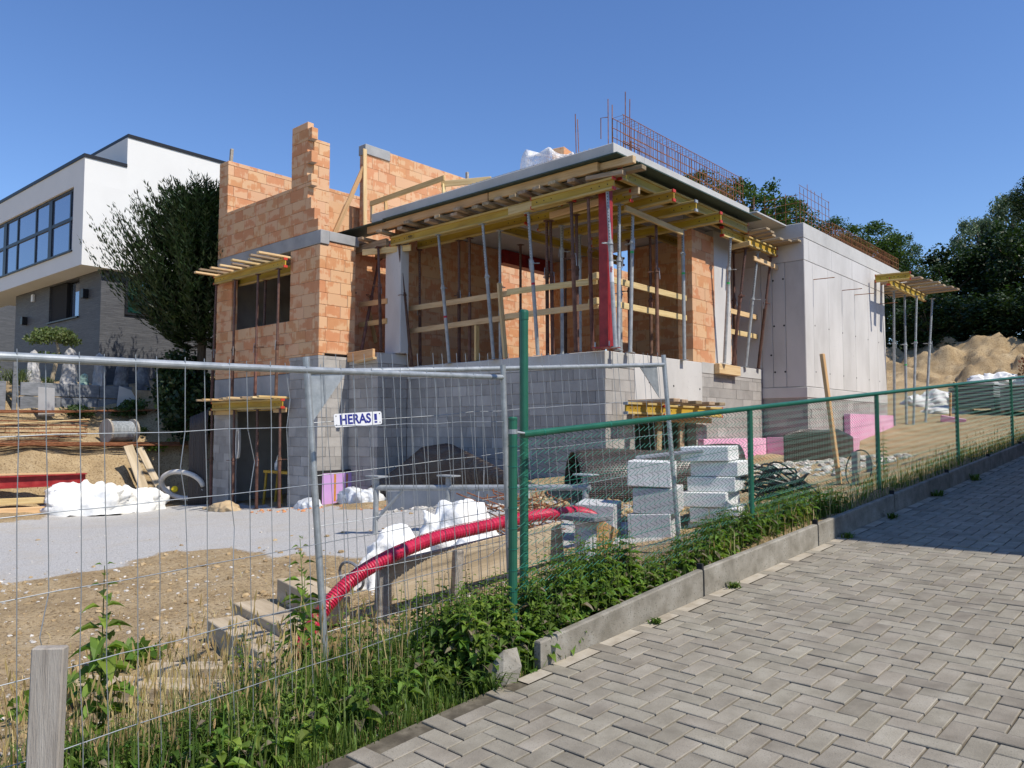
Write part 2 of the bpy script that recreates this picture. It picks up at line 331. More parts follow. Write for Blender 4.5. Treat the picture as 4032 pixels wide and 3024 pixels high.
# ------------------------------------------------------------------ terrain
CP = np.array([(-10,-2,-.15),(-6,-1.8,.06),(-5,-1,.2),(-3,-.5,.45),(-1,-.6,.75),(0,-.4,.9),(1.1,-1.5,.64),(2.2,-3.8,.42),(3.2,-3,.5),(0,-4,.3),(-3,-4,.1),(-6,-5,0),
(-10,-6,-.12),(-3,-8,-.1),(0,-8,-.1),(2,-8.5,-.1),(3.2,-9.5,-.12),(3.3,-7.5,.03),(3.5,-6,.2),(3.9,-5,.42),(4.25,-4,.62),(4.5,-1,.86),(4.7,2,1.1),(5,6,1.42),(5.5,12,1.9),
(1,1,.9),(1.3,3,.93),(1.5,5,.97),(2.2,8,1.15),(2.4,12,1.55),(3,4,1.06),(4,-10.5,-.2),(4,-13,-.4),(0,-14,-.4),(-8,-12,-.3),
(1,18,2.4),(0,24,4.0),(-1,30,5.4),(6,18,2.5),(6,30,4.6),(-30,40,7),(-30,20,5),(10,60,8),(-20,60,9),(-60,0,4),(-60,40,8),(40,0,1.2),(40,40,4),(40,-40,-3),(0,-40,-3),(-40,-40,-1),
(-12.2,-7,-.1),(-12.2,-4.5,-.05),(-12.2,-2,-.05),(-12.2,1,.2),(-12.9,-7,1.0),(-12.9,-4.5,1.1),(-12.9,-2.5,1.15),(-14,-6,1.25),(-14,-3,1.5),(-14.6,-4,1.75),(-12.9,0,2.2),(-13.5,2,3.0),
(-15.3,-4,2.5),(-15.3,-8,2.3),(-16.5,-2,2.8),(-16,5,3.1),(-30,-2,2.9),(-30,-15,1.6),(-13,-12,.5),(-16,-12,1.4),(-11.2,-1,.0),(-11.2,2,.6),(-11,8,2.5),(-3,12,2.6),(-3,6,1.2)], float)
_n = len(CP); _A = np.zeros((_n+3,_n+3)); _A[:_n,:_n] = -np.hypot(CP[:,None,0]-CP[None,:,0], CP[:,None,1]-CP[None,:,1])
_A[:_n,_n] = 1; _A[:_n,_n+1:] = CP[:,:2]; _A[_n,:_n] = 1; _A[_n+1:,:_n] = CP[:,:2].T
_W = np.linalg.solve(_A, np.r_[CP[:,2],0,0,0])
def hgt(x, y):
    x = np.asarray(x, float); y = np.asarray(y, float)
    r = np.hypot(x[...,None]-CP[:,0], y[...,None]-CP[:,1])
    return -r@_W[:_n] + _W[_n] + _W[_n+1]*x + _W[_n+2]*y
_NG = {}
def vnoise(x, y, s, seed):                                     # smooth value noise, -1..1
    g = _NG.setdefault(seed, None) if seed in _NG else _NG.setdefault(seed, np.random.default_rng(seed).uniform(-1, 1, (256,256)))
    x = np.asarray(x)/s+1000; y = np.asarray(y)/s+1000
    i = np.floor(x).astype(int); j = np.floor(y).astype(int); u = x-i; v = y-j; u = u*u*(3-2*u); v = v*v*(3-2*v)
    a = g[i%256, j%256]; b = g[(i+1)%256, j%256]; c = g[i%256, (j+1)%256]; d = g[(i+1)%256, (j+1)%256]
    return (a*(1-u)+b*u)*(1-v) + (c*(1-u)+d*u)*v
def zroad(y): return -.1 + .08*(y+10.6)
def xk(y): return 4.42 + .05*(y+7)                             # road edge, kerb line
GP = np.array([(-2.7,-7.9),(-2.5,-7.4),(-2.4,-6.8),(-2.7,-5.9),(-2.06,-5.5),(-.8,-5.2),(-.1,-5.1),(1,-4.9),(2.8,-4.3),(3.3,-3.6),(2.7,-2.9),(1.6,-1.9),(.5,-2.2),(-3.2,-2.3),(-6.4,-1.5),(-9.9,-1.2),(-10.9,-1.9),(-11,-3.7),(-11,-4.7),(-9.5,-5.8),(-9.5,-9.5),(-3.5,-9.2)])
def sdpoly(x, y, P):                                           # signed distance, negative inside
    d = np.full(x.shape, 1e9); ins = np.zeros(x.shape, bool); n = len(P)
    for k in range(n):
        a = P[k]; b = P[(k+1)%n]; ab = b-a; t = np.clip(((x-a[0])*ab[0]+(y-a[1])*ab[1])/(ab@ab), 0, 1)
        d = np.minimum(d, np.hypot(x-a[0]-t*ab[0], y-a[1]-t*ab[1]))
        c = ((a[1] > y) != (b[1] > y)); with_ = (b[0]-a[0])*(y-a[1])/(b[1]-a[1]+1e-12)+a[0]; ins ^= (c & (x < with_))
    return np.where(ins, -d, d)
def ground_z(x, y, rough=True):
    x = np.asarray(x, float); y = np.asarray(y, float); z = hgt(x, y)
    if rough:
        s = sdpoly(x, y, GP); g = np.clip(.5-s/.5, 0, 1); k = (1-.8*g)
        bank = np.clip(1-np.abs(x+12.5)/.9, 0, 1)*np.clip((1.5-y)/1, 0, 1)
        z = z + k*(.035*vnoise(x, y, .9, 1) + .022*vnoise(x, y, .3, 2) + .016*vnoise(x, y, .13, 3)) + .012*vnoise(x, y, 1.7, 5)
        z = z + bank*(.12*vnoise(x, y, .5, 7)+.08*vnoise(x, y, .22, 8))
    e = np.clip((x-(xk(y)-.10))/.04, 0, 1); near = (y > -45)
    return np.where(near & (x > xk(y)-.10), z*(1-e)+np.minimum(z, zroad(y)-.12)*e, np.where((x > xk(y)-.7) & (y > -6.9) & (y < 18), np.minimum(z, zroad(y)+.24), z))
def gz(x, y): return float(ground_z(np.array([x]), np.array([y]))[0])
def axis(lo, hi, step, far, ratio=1.25):
    a = list(np.arange(lo, hi, step)); s = step; p = lo; L = []
    while p > -far: s *= ratio; p -= s; L.append(p)
    s = step; p = a[-1]; H = []
    while p < far: s *= ratio; p += s; H.append(p)
    return np.array(L[::-1]+a+H)
gx = axis(-14.5, 5.0, .11, 700); gy = axis(-11.6, 6.0, .11, 700)
GX, GY = np.meshgrid(gx, gy); GZ = ground_z(GX, GY)
far_ = np.clip((np.hypot(GX+3, GY)-75)/60, 0, 1); GZ = GZ*(1-far_) + far_*5.0
nx, ny = len(gx), len(gy)
verts = np.stack([GX.ravel(), GY.ravel(), GZ.ravel()], 1)
ii, jj = np.meshgrid(np.arange(nx-1), np.arange(ny-1)); q = (jj*nx+ii).ravel()
me = bpy.data.meshes.new('ground'); me.from_pydata(verts.tolist(), [], np.stack([q, q+1, q+nx+1, q+nx], 1).tolist()); me.update()
me.polygons.foreach_set('use_smooth', [True]*len(me.polygons))
ca = me.color_attributes.new('zone', 'FLOAT_COLOR', 'POINT')
sd = sdpoly(GX, GY, GP) + .22*vnoise(GX, GY, .7, 11) + .12*vnoise(GX, GY, .25, 12)
grav = np.clip(.5-sd/.35, 0, 1)
verge = np.clip((GX-(xk(GY)-1.0)+.25*vnoise(GX, GY, .6, 13))/.4, 0, 1)*np.clip((-2.0-GY)/2, 0, 1)
farg = np.clip((np.hypot(GX+2, GY)-24)/8, 0, 1)*np.clip((GY-2)/6+np.clip((-GX-16)/3, 0, 1), 0, 1)
ca.data.foreach_set('color', np.stack([grav.ravel(), verge.ravel(), farg.ravel(), np.ones(nx*ny)], 1).ravel())
def ground_mat():
    m, nt, bs = nmat('ground'); co = coords(nt, world=True)
    at = nd(nt, 'ShaderNodeAttribute', attribute_name='zone'); sp = nd(nt, 'ShaderNodeSeparateColor'); nt.links.new(at.outputs['Color'], sp.inputs[0])
    n1 = noise(nt, co, 1.6, 8, .65); n2 = noise(nt, co, 26, 5, .7); n3 = noise(nt, co, 95, 3, .7)
    soil = ramp(nt, n1, [(.3,(.27,.19,.10)),(.5,(.40,.295,.165)),(.7,(.50,.39,.24))])
    soil = mixc(nt, ramp(nt, n2, [(.36,(1,1,1)),(.5,(0,0,0))]), soil, (.17,.115,.06)); soil = mixc(nt, ramp(nt, n3, [(.62,(0,0,0)),(.68,(1,1,1))]), soil, (.52,.47,.39))
    gr = ramp(nt, n3, [(.3,(.30,.29,.275)),(.5,(.48,.47,.45)),(.68,(.62,.61,.59))]); gr = mixc(nt, ramp(nt, n1, [(.5,(0,0,0)),(.72,(.5,.5,.5))]), gr, (.46,.40,.31))
    gr = mixc(nt, ramp(nt, n2, [(.32,(1,1,1)),(.42,(0,0,0))]), gr, (.27,.26,.25))
    gf = nd(nt, 'ShaderNodeMath', operation='MULTIPLY_ADD', i_1=.5); nt.links.new(n2, gf.inputs[0]); nt.links.new(sp.outputs[0], gf.inputs[2])
    col = mixc(nt, ramp(nt, gf.outputs[0], [(.62,(0,0,0)),(.85,(1,1,1))]), soil, gr)
    hum = ramp(nt, n2, [(.35,(.10,.075,.04)),(.55,(.26,.19,.10)),(.7,(.40,.31,.17))])
    col = mixc(nt, sp.outputs[1], col, hum)
    col = mixc(nt, sp.outputs[2], col, ramp(nt, n1, [(.35,(.05,.08,.025)),(.65,(.10,.13,.045))]))
    nt.links.new(col, bs.inputs['Base Color']); bs.inputs['Roughness'].default_value = .96; bs.inputs['Specular IOR Level'].default_value = .15
    p = bump(nt, bs, n2, .8, .03); bump(nt, bs, n3, .7, .012, p)
ground_mat(); me.materials.append(MAT['ground'])
ground = link('ground', me, kind='structure')
# ------------------------------------------------------------------ road: sand bed, herringbone pavers, kerb
def P_road(u, v, h=0):                                         # u across from the kerb, v along it from y=-7
    d = math.hypot(1, .05); kx, ky = .05/d, 1/d; x = 4.42+u*ky+v*kx; y = -7+v*ky-u*kx; return V(x, y, zroad(y)+h)
mk('joint_sand', [(.06,.05,.035),(.10,.085,.06),(.19,.165,.12)], 9, .95, .5, 90, rnd=0, world=True)
mk('paver', [(.17,.15,.115),(.265,.238,.187),(.345,.315,.255)], 3.2, .9, .7, 130, .004, .09, .006, speck=((.20,.18,.145), 120, .62))
mb = MB(); vs_ = [-9, -5, -2, 0, 3, 6, 10, 15, 22, 30, 45]
for a, b in zip(vs_[:-1], vs_[1:]): mb.add([P_road(-.02,a,-.012), P_road(4.1,a,-.012), P_road(4.1,b,-.012), P_road(-.02,b,-.012)], [(0,1,2,3)])
road = mb.build('road', 'joint_sand'); road['kind'] = 'structure'
Wp = .112; cells = []
for i in range(-2, 40):
    for j in range(-42, 230):
        c = (i+j) % 4
        if c == 0: cells.append((i+1, j+.5, 1))
        elif c == 2: cells.append((i+.5, j+1, 0))
cl = Vector(cam.location); fw = V(-.668,.744,0); rt = V(.744,.668,0)
pv = []
for u, v, hz in cells:
    u *= Wp; v *= Wp
    if u < .10 or u > 3.9: continue
    p = P_road(u, v); dd = p-cl; dep = dd.dot(fw); lat = dd.dot(rt)
    if dep < 1 or lat/dep > .78 or dep > 26: continue
    vis = lat/dep < .67 and (1.6-p.z)/dep < .56
    pv.append((not vis, dep, u, v, hz))
pv.sort()
sl_ = math.atan(.08); rz_ = -math.atan(.05)
Mr = Matrix.Rotation(rz_, 4, 'Z') @ Matrix.Rotation(sl_, 4, 'X')
gap = .0045
pm = {}
for hz in (0, 1):
    m_ = MB(); a, b = (Wp-gap, Wp/2-gap) if hz else (Wp/2-gap, Wp-gap); m_.cham(-a, a, -b, b, -.05, 0, .0035); pm[hz] = m_.mesh('paver'); pm[hz].materials.append(MAT['paver'])
rest = MB()
for k, (nv, dep, u, v, hz) in enumerate(pv):
    M = Matrix.Translation(P_road(u, v, R.uniform(-.0025,.0025))) @ Mr @ Matrix.Rotation(R.uniform(-.02,.02), 4, 'Z') @ Matrix.Rotation(R.uniform(-.012,.012), 4, 'X') @ Matrix.Rotation(R.uniform(-.012,.012), 4, 'Y')
    if k < 300 and not nv: o = link('paver', pm[hz], None, road); o.matrix_local = M
    else:
        a, b = (Wp-gap, Wp/2-gap) if hz else (Wp/2-gap, Wp-gap); rest.cham(-a, a, -b, b, -.05, 0, .0035, M)
rest.build('pavers', 'paver', road, kind='stuff')
mb = MB(); mb.add([P_road(0,a,-.004) for a in (-.2, 24)]+[P_road(.10,a,-.004) for a in (24, -.2)], [(0,3,2,1)])
mk('gutter_mortar', [(.27,.23,.17),(.38,.335,.26),(.46,.42,.34)], 7, .95, .5, 70, rnd=0, world=True)
mb.build('gutter_strip', 'gutter_mortar', road)
kerb = thing('concrete_kerb', 'low upright concrete kerb of long slabs between nettles and paved road', 'kerb', (4.42,-7,0))
jt = [0]+[1.85+2.07*k for k in range(13)]
for k in range(len(jt)-1):
    a, b = jt[k]+.012, jt[k+1]-.012; mb = MB(); o_ = V(4.42,-7,0); t = .055; hh = .20 if k else .15
    A = [P_road(-t,a,-.2),P_road(0,a,-.2),P_road(0,b,-.2),P_road(-t,b,-.2)]; B = [P_road(-t,a,hh-.01),P_road(-.004,a,hh-.01),P_road(-.004,b,.20-.01),P_road(-t,b,.20-.01)]
    C = [P_road(-t+.006,a+.004,hh),P_road(-.012,a+.004,hh),P_road(-.012,b-.004,.20),P_road(-t+.006,b-.004,.20)]
    mb.add([p for p in A+B+C], [(0,1,5,4),(1,2,6,5),(2,3,7,6),(3,0,4,7),(4,5,9,8),(5,6,10,9),(6,7,11,10),(7,4,8,11),(8,9,10,11)])
    mb.build('slab', 'kerb_concrete', kerb, o_)
    if k:
        q = MB(); p0, p1 = P_road(-.03, jt[k], -.2), P_road(-.03, jt[k], .24); q.box(-.025,.02,-.014,.014,0,.44, Matrix.Translation(p0)); q.build('joint_post', 'bitumen', kerb, o_)
def rockmesh(r, rng, sq=.75):
    t = (1+5**.5)/2; vs = [V(*p).normalized() for p in ((-1,t,0),(1,t,0),(-1,-t,0),(1,-t,0),(0,-1,t),(0,1,t),(0,-1,-t),(0,1,-t),(t,0,-1),(t,0,1),(-t,0,-1),(-t,0,1))]
    M = Matrix.Rotation(rng.uniform(0,6.3), 3, 'Z') @ Matrix.Rotation(rng.uniform(0,3), 3, 'X')
    S = V(rng.uniform(.7,1.3), rng.uniform(.7,1.3), rng.uniform(.5,.9)*sq+.2)
    vs = [M @ (p*rng.uniform(.75,1.2)) for p in vs]; vs = [V(p.x*S.x*r, p.y*S.y*r, p.z*S.z*r) for p in vs]
    return vs, [(0,11,5),(0,5,1),(0,1,7),(0,7,10),(0,10,11),(1,5,9),(5,11,4),(11,10,2),(10,7,6),(7,1,8),(3,9,4),(3,4,2),(3,2,6),(3,6,8),(3,8,9),(4,9,5),(2,4,11),(6,2,10),(8,6,7),(9,8,1)]
o_ = P_road(-.08, -.22, -.1); mb = MB(); vs, fs = rockmesh(.13, random.Random(5), 1.3); mb.add([V(p.x*.75, p.y*.8, p.z+.12) for p in vs], fs)
tag(link('kerb_stone', mb.mesh('kerb_stone'), 'kerb_concrete', loc=o_), 'broken rounded stone at the near end of the concrete kerb', 'stone')
# loose stones and clods
def scatter(name, mat, label, cat, n, region, rmin, rmax, seed, power=2.5):
    rng = random.Random(seed); mb = MB(); c = 0
    while c < n:
        x, y = region(rng)
        if x > xk(y)-.12 or (name in ('stones','clods') and float(sdpoly(np.array([x]), np.array([y]), GP)[0]) < -.15 and rng.random() < .85): continue
        r = rmin+(rmax-rmin)*rng.random()**power; vs, fs = rockmesh(r, rng); z = gz_(x, y)+r*.1; mb.add([V(p.x+x, p.y+y, p.z+z) for p in vs], fs); c += 1
    return tag(mb.build(name, mat), label, cat, kind='stuff')
_ix = lambda a, p: min(max(int(np.searchsorted(a, p))-1, 0), len(a)-2)
def gz_(x, y):                                                 # quick ground height from the grid
    i, j = _ix(gx, x), _ix(gy, y); u = (x-gx[i])/(gx[i+1]-gx[i]); v = (y-gy[j])/(gy[j+1]-gy[j])
    return float((GZ[j,i]*(1-u)+GZ[j,i+1]*u)*(1-v)+(GZ[j+1,i]*(1-u)+GZ[j+1,i+1]*u)*v)
def wedge(rng):
    d = 3.2+rng.random()**1.3*9; l = rng.uniform(-.70,.02)*d; p = cl+fw*d+rt*l; return p.x, p.y
scatter('stones', 'rock', 'small pale stones strewn over the dirt and gravel', 'stones', 1700, wedge, .004, .026, 21, 4)
scatter('clods', 'clod', 'brown clods of dry earth on the site ground', 'soil', 1500, wedge, .005, .04, 22, 3)
scatter('rubble', 'clod', 'lumps of yellow earth beside the membrane roll', 'soil', 420, lambda r: (r.uniform(.3,3.0), r.gauss(-2.3,.35)), .015, .09, 23, 2)
scatter('site_rubble', 'rock', 'grey rubble in front of the pink insulation', 'rubble', 500, lambda r: (r.uniform(1.4,3.6), r.uniform(.3,4.5)), .01, .10, 24, 2.5)
# ------------------------------------------------------------------ house under construction
HO = thing('unfinished_house', 'two storey house shell of terracotta blocks, grey concrete blocks and cast concrete under construction', 'building', (0,0,0))
CNT = {'brick': 0, 'block': 0}; MESHC = {}; REST = {}
def piece(name, mat, parent, x0, x1, y0, y1, z0, z1, obj=True, jit=.003, c=.006):
    j = lambda: R.uniform(-jit, jit)
    if obj and CNT[name] < 300:
        CNT[name] += 1; key = (name, round(x1-x0,3), round(y1-y0,3), round(z1-z0,3))
        if key not in MESHC:
            a, b, d = [k/2 for k in key[1:]]; me = MB().bev(-a,a,-b,b,-d,d,c).mesh(name); me.materials.append(MAT[mat]); MESHC[key] = me
        o = link(name, MESHC[key], None, parent); o.location = ((x0+x1)/2+j(), (y0+y1)/2+j(), (z0+z1)/2); o.rotation_euler = (0, 0, R.uniform(-.004,.004)); return o
    REST.setdefault((name, mat), MB()).box(x0+j(), x1+j(), y0+j(), y1+j(), z0, z1)
def lay(kind, wall, axis, plane, a0, a1, z0, z1, T=.14, holes=(), obj=True, L=None, H=None, alt0=0, alt1=0, core=True, anchor=None, par=0, prof=None, gapz=.004, ga=.0025):
    """courses of bricks/blocks; axis 'X': face at y=plane towards -Y, axis 'Y': face at x=plane towards +X. alt0/alt1 shorten every other course at the ends."""
    mat = 'terracotta' if kind == 'brick' else 'block'; L = L or (.5 if kind == 'brick' else .4); H = H or (.25 if kind == 'brick' else .2)
    cm = MB(); rows = []
    anchor = z1 if anchor is None else anchor
    k = int(math.floor((z0-anchor)/H+1e-6)); zz = anchor+k*H
    while zz < z1-.02:
        rows.append((max(zz, z0), min(zz+H, z1), int(round((zz-anchor)/H)))); zz += H
    parts = []
    for r0, r1, n in rows:
        if r1-r0 < .04: continue
        s0, s1 = a0, a1
        if prof: s0, s1 = prof(n, (r0+r1)/2, a0, a1)
        odd = (n+par) % 2
        if odd: s0 += alt0; s1 -= alt1
        spans = [(s0, s1)]
        for h0, h1, hz0, hz1 in holes:
            if r0 < hz1-.05 and r1 > hz0+.05:
                ns = []
                for p, q in spans:
                    if h1 <= p or h0 >= q: ns.append((p, q)); continue
                    if h0 > p+.03: ns.append((p, h0))
                    if h1 < q-.03: ns.append((h1, q))
                spans = ns
        off = (L/2 if odd else 0)+R.choice((0,0,.1,-.07))
        for p, q in spans:
            if core:
                e = .012
                parts.append((p+e, q-e, r0, r1))
            b = math.floor((p-off)/L)*L+off; t = p
            while t < q-1e-6:
                nb = b+L
                while nb <= t+.07: nb += L
                if q-nb < .07: nb = q
                nb = min(nb, q)
                if axis == 'X': bb = (t+ga, nb-ga, plane, plane+T, r0+gapz, r1-.001)
                else: bb = (plane-T, plane, t+ga, nb-ga, r0+gapz, r1-.001)
                pend.append((kind, mat, wall, bb, obj)); b = nb; t = nb
    for p, q, r0, r1 in parts:
        if axis == 'X': cm.box(p, q, plane+.012, plane+T-.012, r0, r1)
        else: cm.box(plane-T+.012, plane-.012, p, q, r0, r1)
    return cm
pend = []
def wall(name, mat, *cms):
    w = MB()
    for c in cms: w.add(c.v, c.f)
    o = w.build(name, mat, HO)
    for kind, m_, _, bb, obj in pend: piece(kind, m_, o, *bb, obj=obj)
    pend.clear(); return o
T = .15
# --- grey concrete blocks, lower storey
wall('block_wall', 'mortar', lay('block', 0, 'X', 0, -5.03, 0, .2, 2.65, .2, alt1=.2))
wall('block_wall', 'mortar', lay('block', 0, 'X', -.77, -6.0, -5.03, 0, 2.95, .2, alt1=.2, anchor=2.65), lay('block', 0, 'Y', -5.03, -.57, 0, 0, 2.95, .2, alt0=-.2, anchor=2.65, par=0))
wall('block_wall', 'mortar', lay('block', 0, 'X', -1.52, -7.08, -6.01, -.25, 3.12, .2, alt1=.2, anchor=2.65), lay('block', 0, 'Y', -6.01, -1.32, -.57, -.1, 3.12, .2, alt0=-.2, anchor=2.65),
     lay('block', 0, 'X', -1.52, -10.3, -9.55, -.35, 2.05, .2, anchor=2.65))
wall('block_wall', 'mortar', lay('block', 0, 'Y', 0, .2, .88, .5, 2.65, .2, alt0=-.2, anchor=2.65), lay('block', 0, 'Y', 0, 3.3, 6.1, .8, 2.72, .2, anchor=2.65), lay('block', 0, 'Y', 0, 3.04, 3.3, .8, 2.05, .2, anchor=2.65))
wall('block_wall', 'mortar', lay('block', 0, 'X', 6.12, 0, 1.0, .9, 2.3, .2, anchor=2.65, alt1=.2), lay('block', 0, 'Y', 1.0, 6.32, 11.7, .9, 2.3, .2, anchor=2.65, alt0=-.2))
# --- terracotta, ground floor and parapets (front ones first: they show largest)
wall('brick_wall', 'mortar', lay('brick', 0, 'X', -1.52, -10.3, -6.01, 3.12, 5.42, T, [(-9.58,-7.1,3.87,5.42)], alt1=T, anchor=5.42), lay('brick', 0, 'X', -1.52, -10.3, -7.05, 2.80, 3.12, T, anchor=5.42),
     lay('brick', 0, 'Y', -6.01, -1.52+T, -.62, 3.17, 5.5, T, alt0=-T, anchor=5.42))
wall('brick_wall', 'mortar', lay('brick', 0, 'X', -1.52, -9.88, -6.35, 5.72, 6.80, T, anchor=5.72, alt1=.14, prof=lambda n, z, a, b: (a, b+(.26 if z < 6.2 else 0))))
wall('brick_pier', 'mortar', lay('brick', 0, 'X', -1.52, -10.3, -9.88, 5.72, 8.07, T, anchor=5.72, L=.42, alt1=T), lay('brick', 0, 'Y', -9.88, -1.52+T, 2.6, 5.72, 8.07, .2, anchor=5.72, alt0=-T))
wall('brick_pier', 'mortar', lay('brick', 0, 'X', -1.52, -7.12, -6.36, 6.80, 8.12, T, anchor=5.72, alt1=.16, prof=lambda n, z, a, b: (a, b)),
     lay('brick', 0, 'Y', -6.5, -1.52+T, -.97, 5.72, 7.79, .16, anchor=5.72))
wall('brick_wall', 'mortar', lay('brick', 0, 'Y', -6.6, .05, 4.2, 5.72, 8.07, .2, anchor=8.07, par=1))
wall('brick_pier', 'mortar', lay('brick', 0, 'Y', 0, 2.97+T, 3.88, 2.93, 5.55, .2, anchor=5.43, alt0=-T, L=.45), lay('brick', 0, 'X', 2.97, -.32, 0, 2.93, 5.55, T, anchor=5.43, alt1=T, L=.32))
wall('brick_wall', 'mortar', lay('brick', 0, 'Y', -7.0, -.9, 1.6, 5.72, 6.72, .2, anchor=5.72))
wall('brick_wall', 'mortar', lay('brick', 0, 'Y', -5.15, -.1, 3.0, 2.93, 5.93, .2, anchor=5.43), lay('brick', 0, 'Y', -6.35, -.5, 3.0, 3.17, 5.7, .2, anchor=5.42))
wall('brick_wall', 'mortar', lay('brick', 0, 'X', 4.95, -5.15, -3.6, 2.93, 5.93, .2, anchor=5.43, obj=False), lay('brick', 0, 'X', 4.95, -2.7, -.25, 2.93, 5.93, .2, anchor=5.43, obj=False), lay('brick', 0, 'Y', -6.9, 4.25, 9.5, 2.93, 7.93, .2, anchor=5.43, obj=False),
     lay('brick', 0, 'X', .6, -10.2, -6.6, 2.93, 5.6, .2, anchor=5.43, obj=False), lay('brick', 0, 'Y', -3.4, 5.2, 6.6, 2.93, 5.6, .2, anchor=5.43, obj=False))
for (n_, m_), b in REST.items(): b.build(n_+'s', m_, HO, kind='stuff')
# --- outer left wall, seen edge-on, and inner faces (plain masonry backing)
def hpart(name, mat, *boxes):
    mb = MB()
    for b in boxes: mb.bev(*b, .008)
    return mb.build(name, mat, HO)
hpart('back_wall', 'block', (-10.3,-10.1,-1.35,6,-.3,5.7)); hpart('back_wall', 'block', (-10.1,-6.03,3.2,3.4,-.3,2.7))
hpart('inner_wall', 'block', (-6.25,-6.05,-1.3,3.2,-.3,2.7)); hpart('inner_wall', 'block', (-3.2,-3,.3,6,0,2.68)); hpart('inner_wall', 'block', (-3,-.2,4.2,4.4,.4,2.68))
# --- cast concrete
hpart('floor_slab', 'concrete_grey', (-5.02,-.02,.02,6.08,2.70,2.92)); hpart('floor_slab', 'concrete_grey', (-10.09,-6.27,-1.36,3.18,2.70,2.92))
hpart('ledge', 'concrete', (-5.03,.0,-.004,.21,2.655,2.92)); hpart('ledge', 'concrete', (-.21,.004,.22,.88,2.655,2.92)); hpart('ledge', 'concrete', (-6.0,-5.03,-.775,.0,2.955,3.17)); hpart('ledge', 'concrete', (-.21,.004,3.31,6.095,2.725,2.95))
hpart('lintel', 'concrete_wall', (-.21,.006,.885,3.305,2.055,2.93)); hpart('lintel', 'concrete_grey', (-10.3,-7.085,-1.526,-1.3,2.055,2.79))
hpart('ring_beam', 'concrete_grey', (-10.3,-5.98,-1.526,-1.31,5.43,5.715)); hpart('ring_beam', 'concrete_grey', (-6.21,-5.985,-1.305,-.55,5.51,5.715))
hpart('column', 'concrete_wall', (-5.38,-4.88,-.32,-.1,3.18,5.58)); hpart('concrete_pier', 'concrete_wall', (-.2,.003,3.885,4.6,2.955,5.7)); hpart('lintel', 'concrete_grey', (-.2,.0,2.98,4.6,5.705,5.92)); hpart('lintel', 'concrete', (-.2,-.002,4.62,6.1,5.75,6.1))
hpart('block_cap', 'concrete_grey', (-6.83,-6.57,.03,.75,7.86,8.09))
slab = hpart('roof_slab', 'concrete', (-5.57,.58,-.555,.35,5.955,6.15), (-5.57,.58,.35,4.33,5.955,6.15))
hpart('roof_slab', 'concrete', (-5.57,-.3,4.34,5.16,5.955,6.15)); hpart('roof_slab', 'concrete', (-1.6,.62,4.6,6.1,6.1,6.14)); hpart('upper_floor', 'concrete_grey', (-10.05,-6.65,-1.3,3.2,5.6,5.7))  # first strip, at the back, is added to keep daylight out of the room
hpart('steel_lintel', 'red_oxide', (-5.33,-5.05,3.02,4.9,5.62,5.94))
# --- cast concrete block at the right: core, formwork panel faces, tie holes, rods
hpart('tower_core', 'concrete_grey', (-1.6,.985,6.12,11.69,2.31,5.8))
hpart('top_beam', 'concrete', (-1.6,1.004,6.095,13.9,5.80,6.13)); hpart('plinth', 'concrete_wall', (-.0,1.012,6.085,11.7,2.30,2.53))
yj = [6.1,6.56,7.49,8.38,9.29,10.29,11.0,11.7]; yt = [6.1,6.37,7.77,9.17,10.55,11.7]
for a, b in zip(yj[:-1], yj[1:]): hpart('panel', 'concrete_wall', (.97,1.0,a+.004,b-.004,2.54,5.300))
for a, b in zip(yt[:-1], yt[1:]): hpart('panel', 'concrete_wall', (.97,1.0,a+.004,b-.004,5.308,5.795))
xj = [-1.6,-.7,.0,.26,.56,.996]
for a, b in zip(xj[:-1], xj[1:]): hpart('panel', 'concrete_wall', (a+.004,b-.004,6.1,6.13,2.54,5.30))
hpart('panel', 'concrete_wall', (-1.6,.996,6.1,6.13,5.308,5.795))
def disc(p, ax, r=.022):
    mb = MB(); q = Vector(p); mb.tube([q-ax*.002, q+ax*.003], r, 10); return mb.build('tie_hole', 'dark_void', HO)
for x, z in ((.29,4.93),(.52,4.94),(.296,3.905),(.524,3.902),(.217,3.26),(.298,2.878),(.53,2.877)): disc((x,6.1,z), V(0,-1,0))
for y, z in [(y, z) for z in (3.91,2.88) for y in (6.64,7.49,8.39,9.3,10.24,11.1)]: disc((1.0,y,z), V(1,0,0), .018)
for y, z in ((1.35,2.45),(2.2,2.42),(3.2,2.4)): disc((.006,y,z), V(1,0,0), .02)
for y, z in ((6.61,4.94),(8.42,4.94),(9.3,4.945),(11.2,4.95)):
    MB().tube([(1.0,y,z),(1.46,y,z-.012)], .009, 6).build('tie_rod', 'rust', HO)
# two bolted red steel base plates and the concrete chips at the corner belong to the column
rc = thing('steel_column', 'dark red steel column at the near corner of the house', 'column', (.17,-.2,2.93))
q = MB(); 
for b in ((-.085,-.075,-.08,.08),(.075,.085,-.08,.08)): q.box(*b, .02, 2.62)
q.box(-.075,.075,-.004,.004,.02,2.62); q.build('shaft', 'red_oxide', rc)
MB().box(-.085,.085,-.081,-.074,.02,2.62).build('flange', 'red_oxide', rc); MB().box(.0855,.0915,-.05,.05,.02,2.62).build('flange', 'red_oxide', rc)
MB().box(-.19,.17,-.15,.15,0,.016).build('base_plate', 'red_oxide', rc)
for x, y in ((-.15,-.11),(.13,-.11)): MB().tube([(x,y,.016),(x,y,.1)], .012, 6).build('bolt', 'galv', rc)
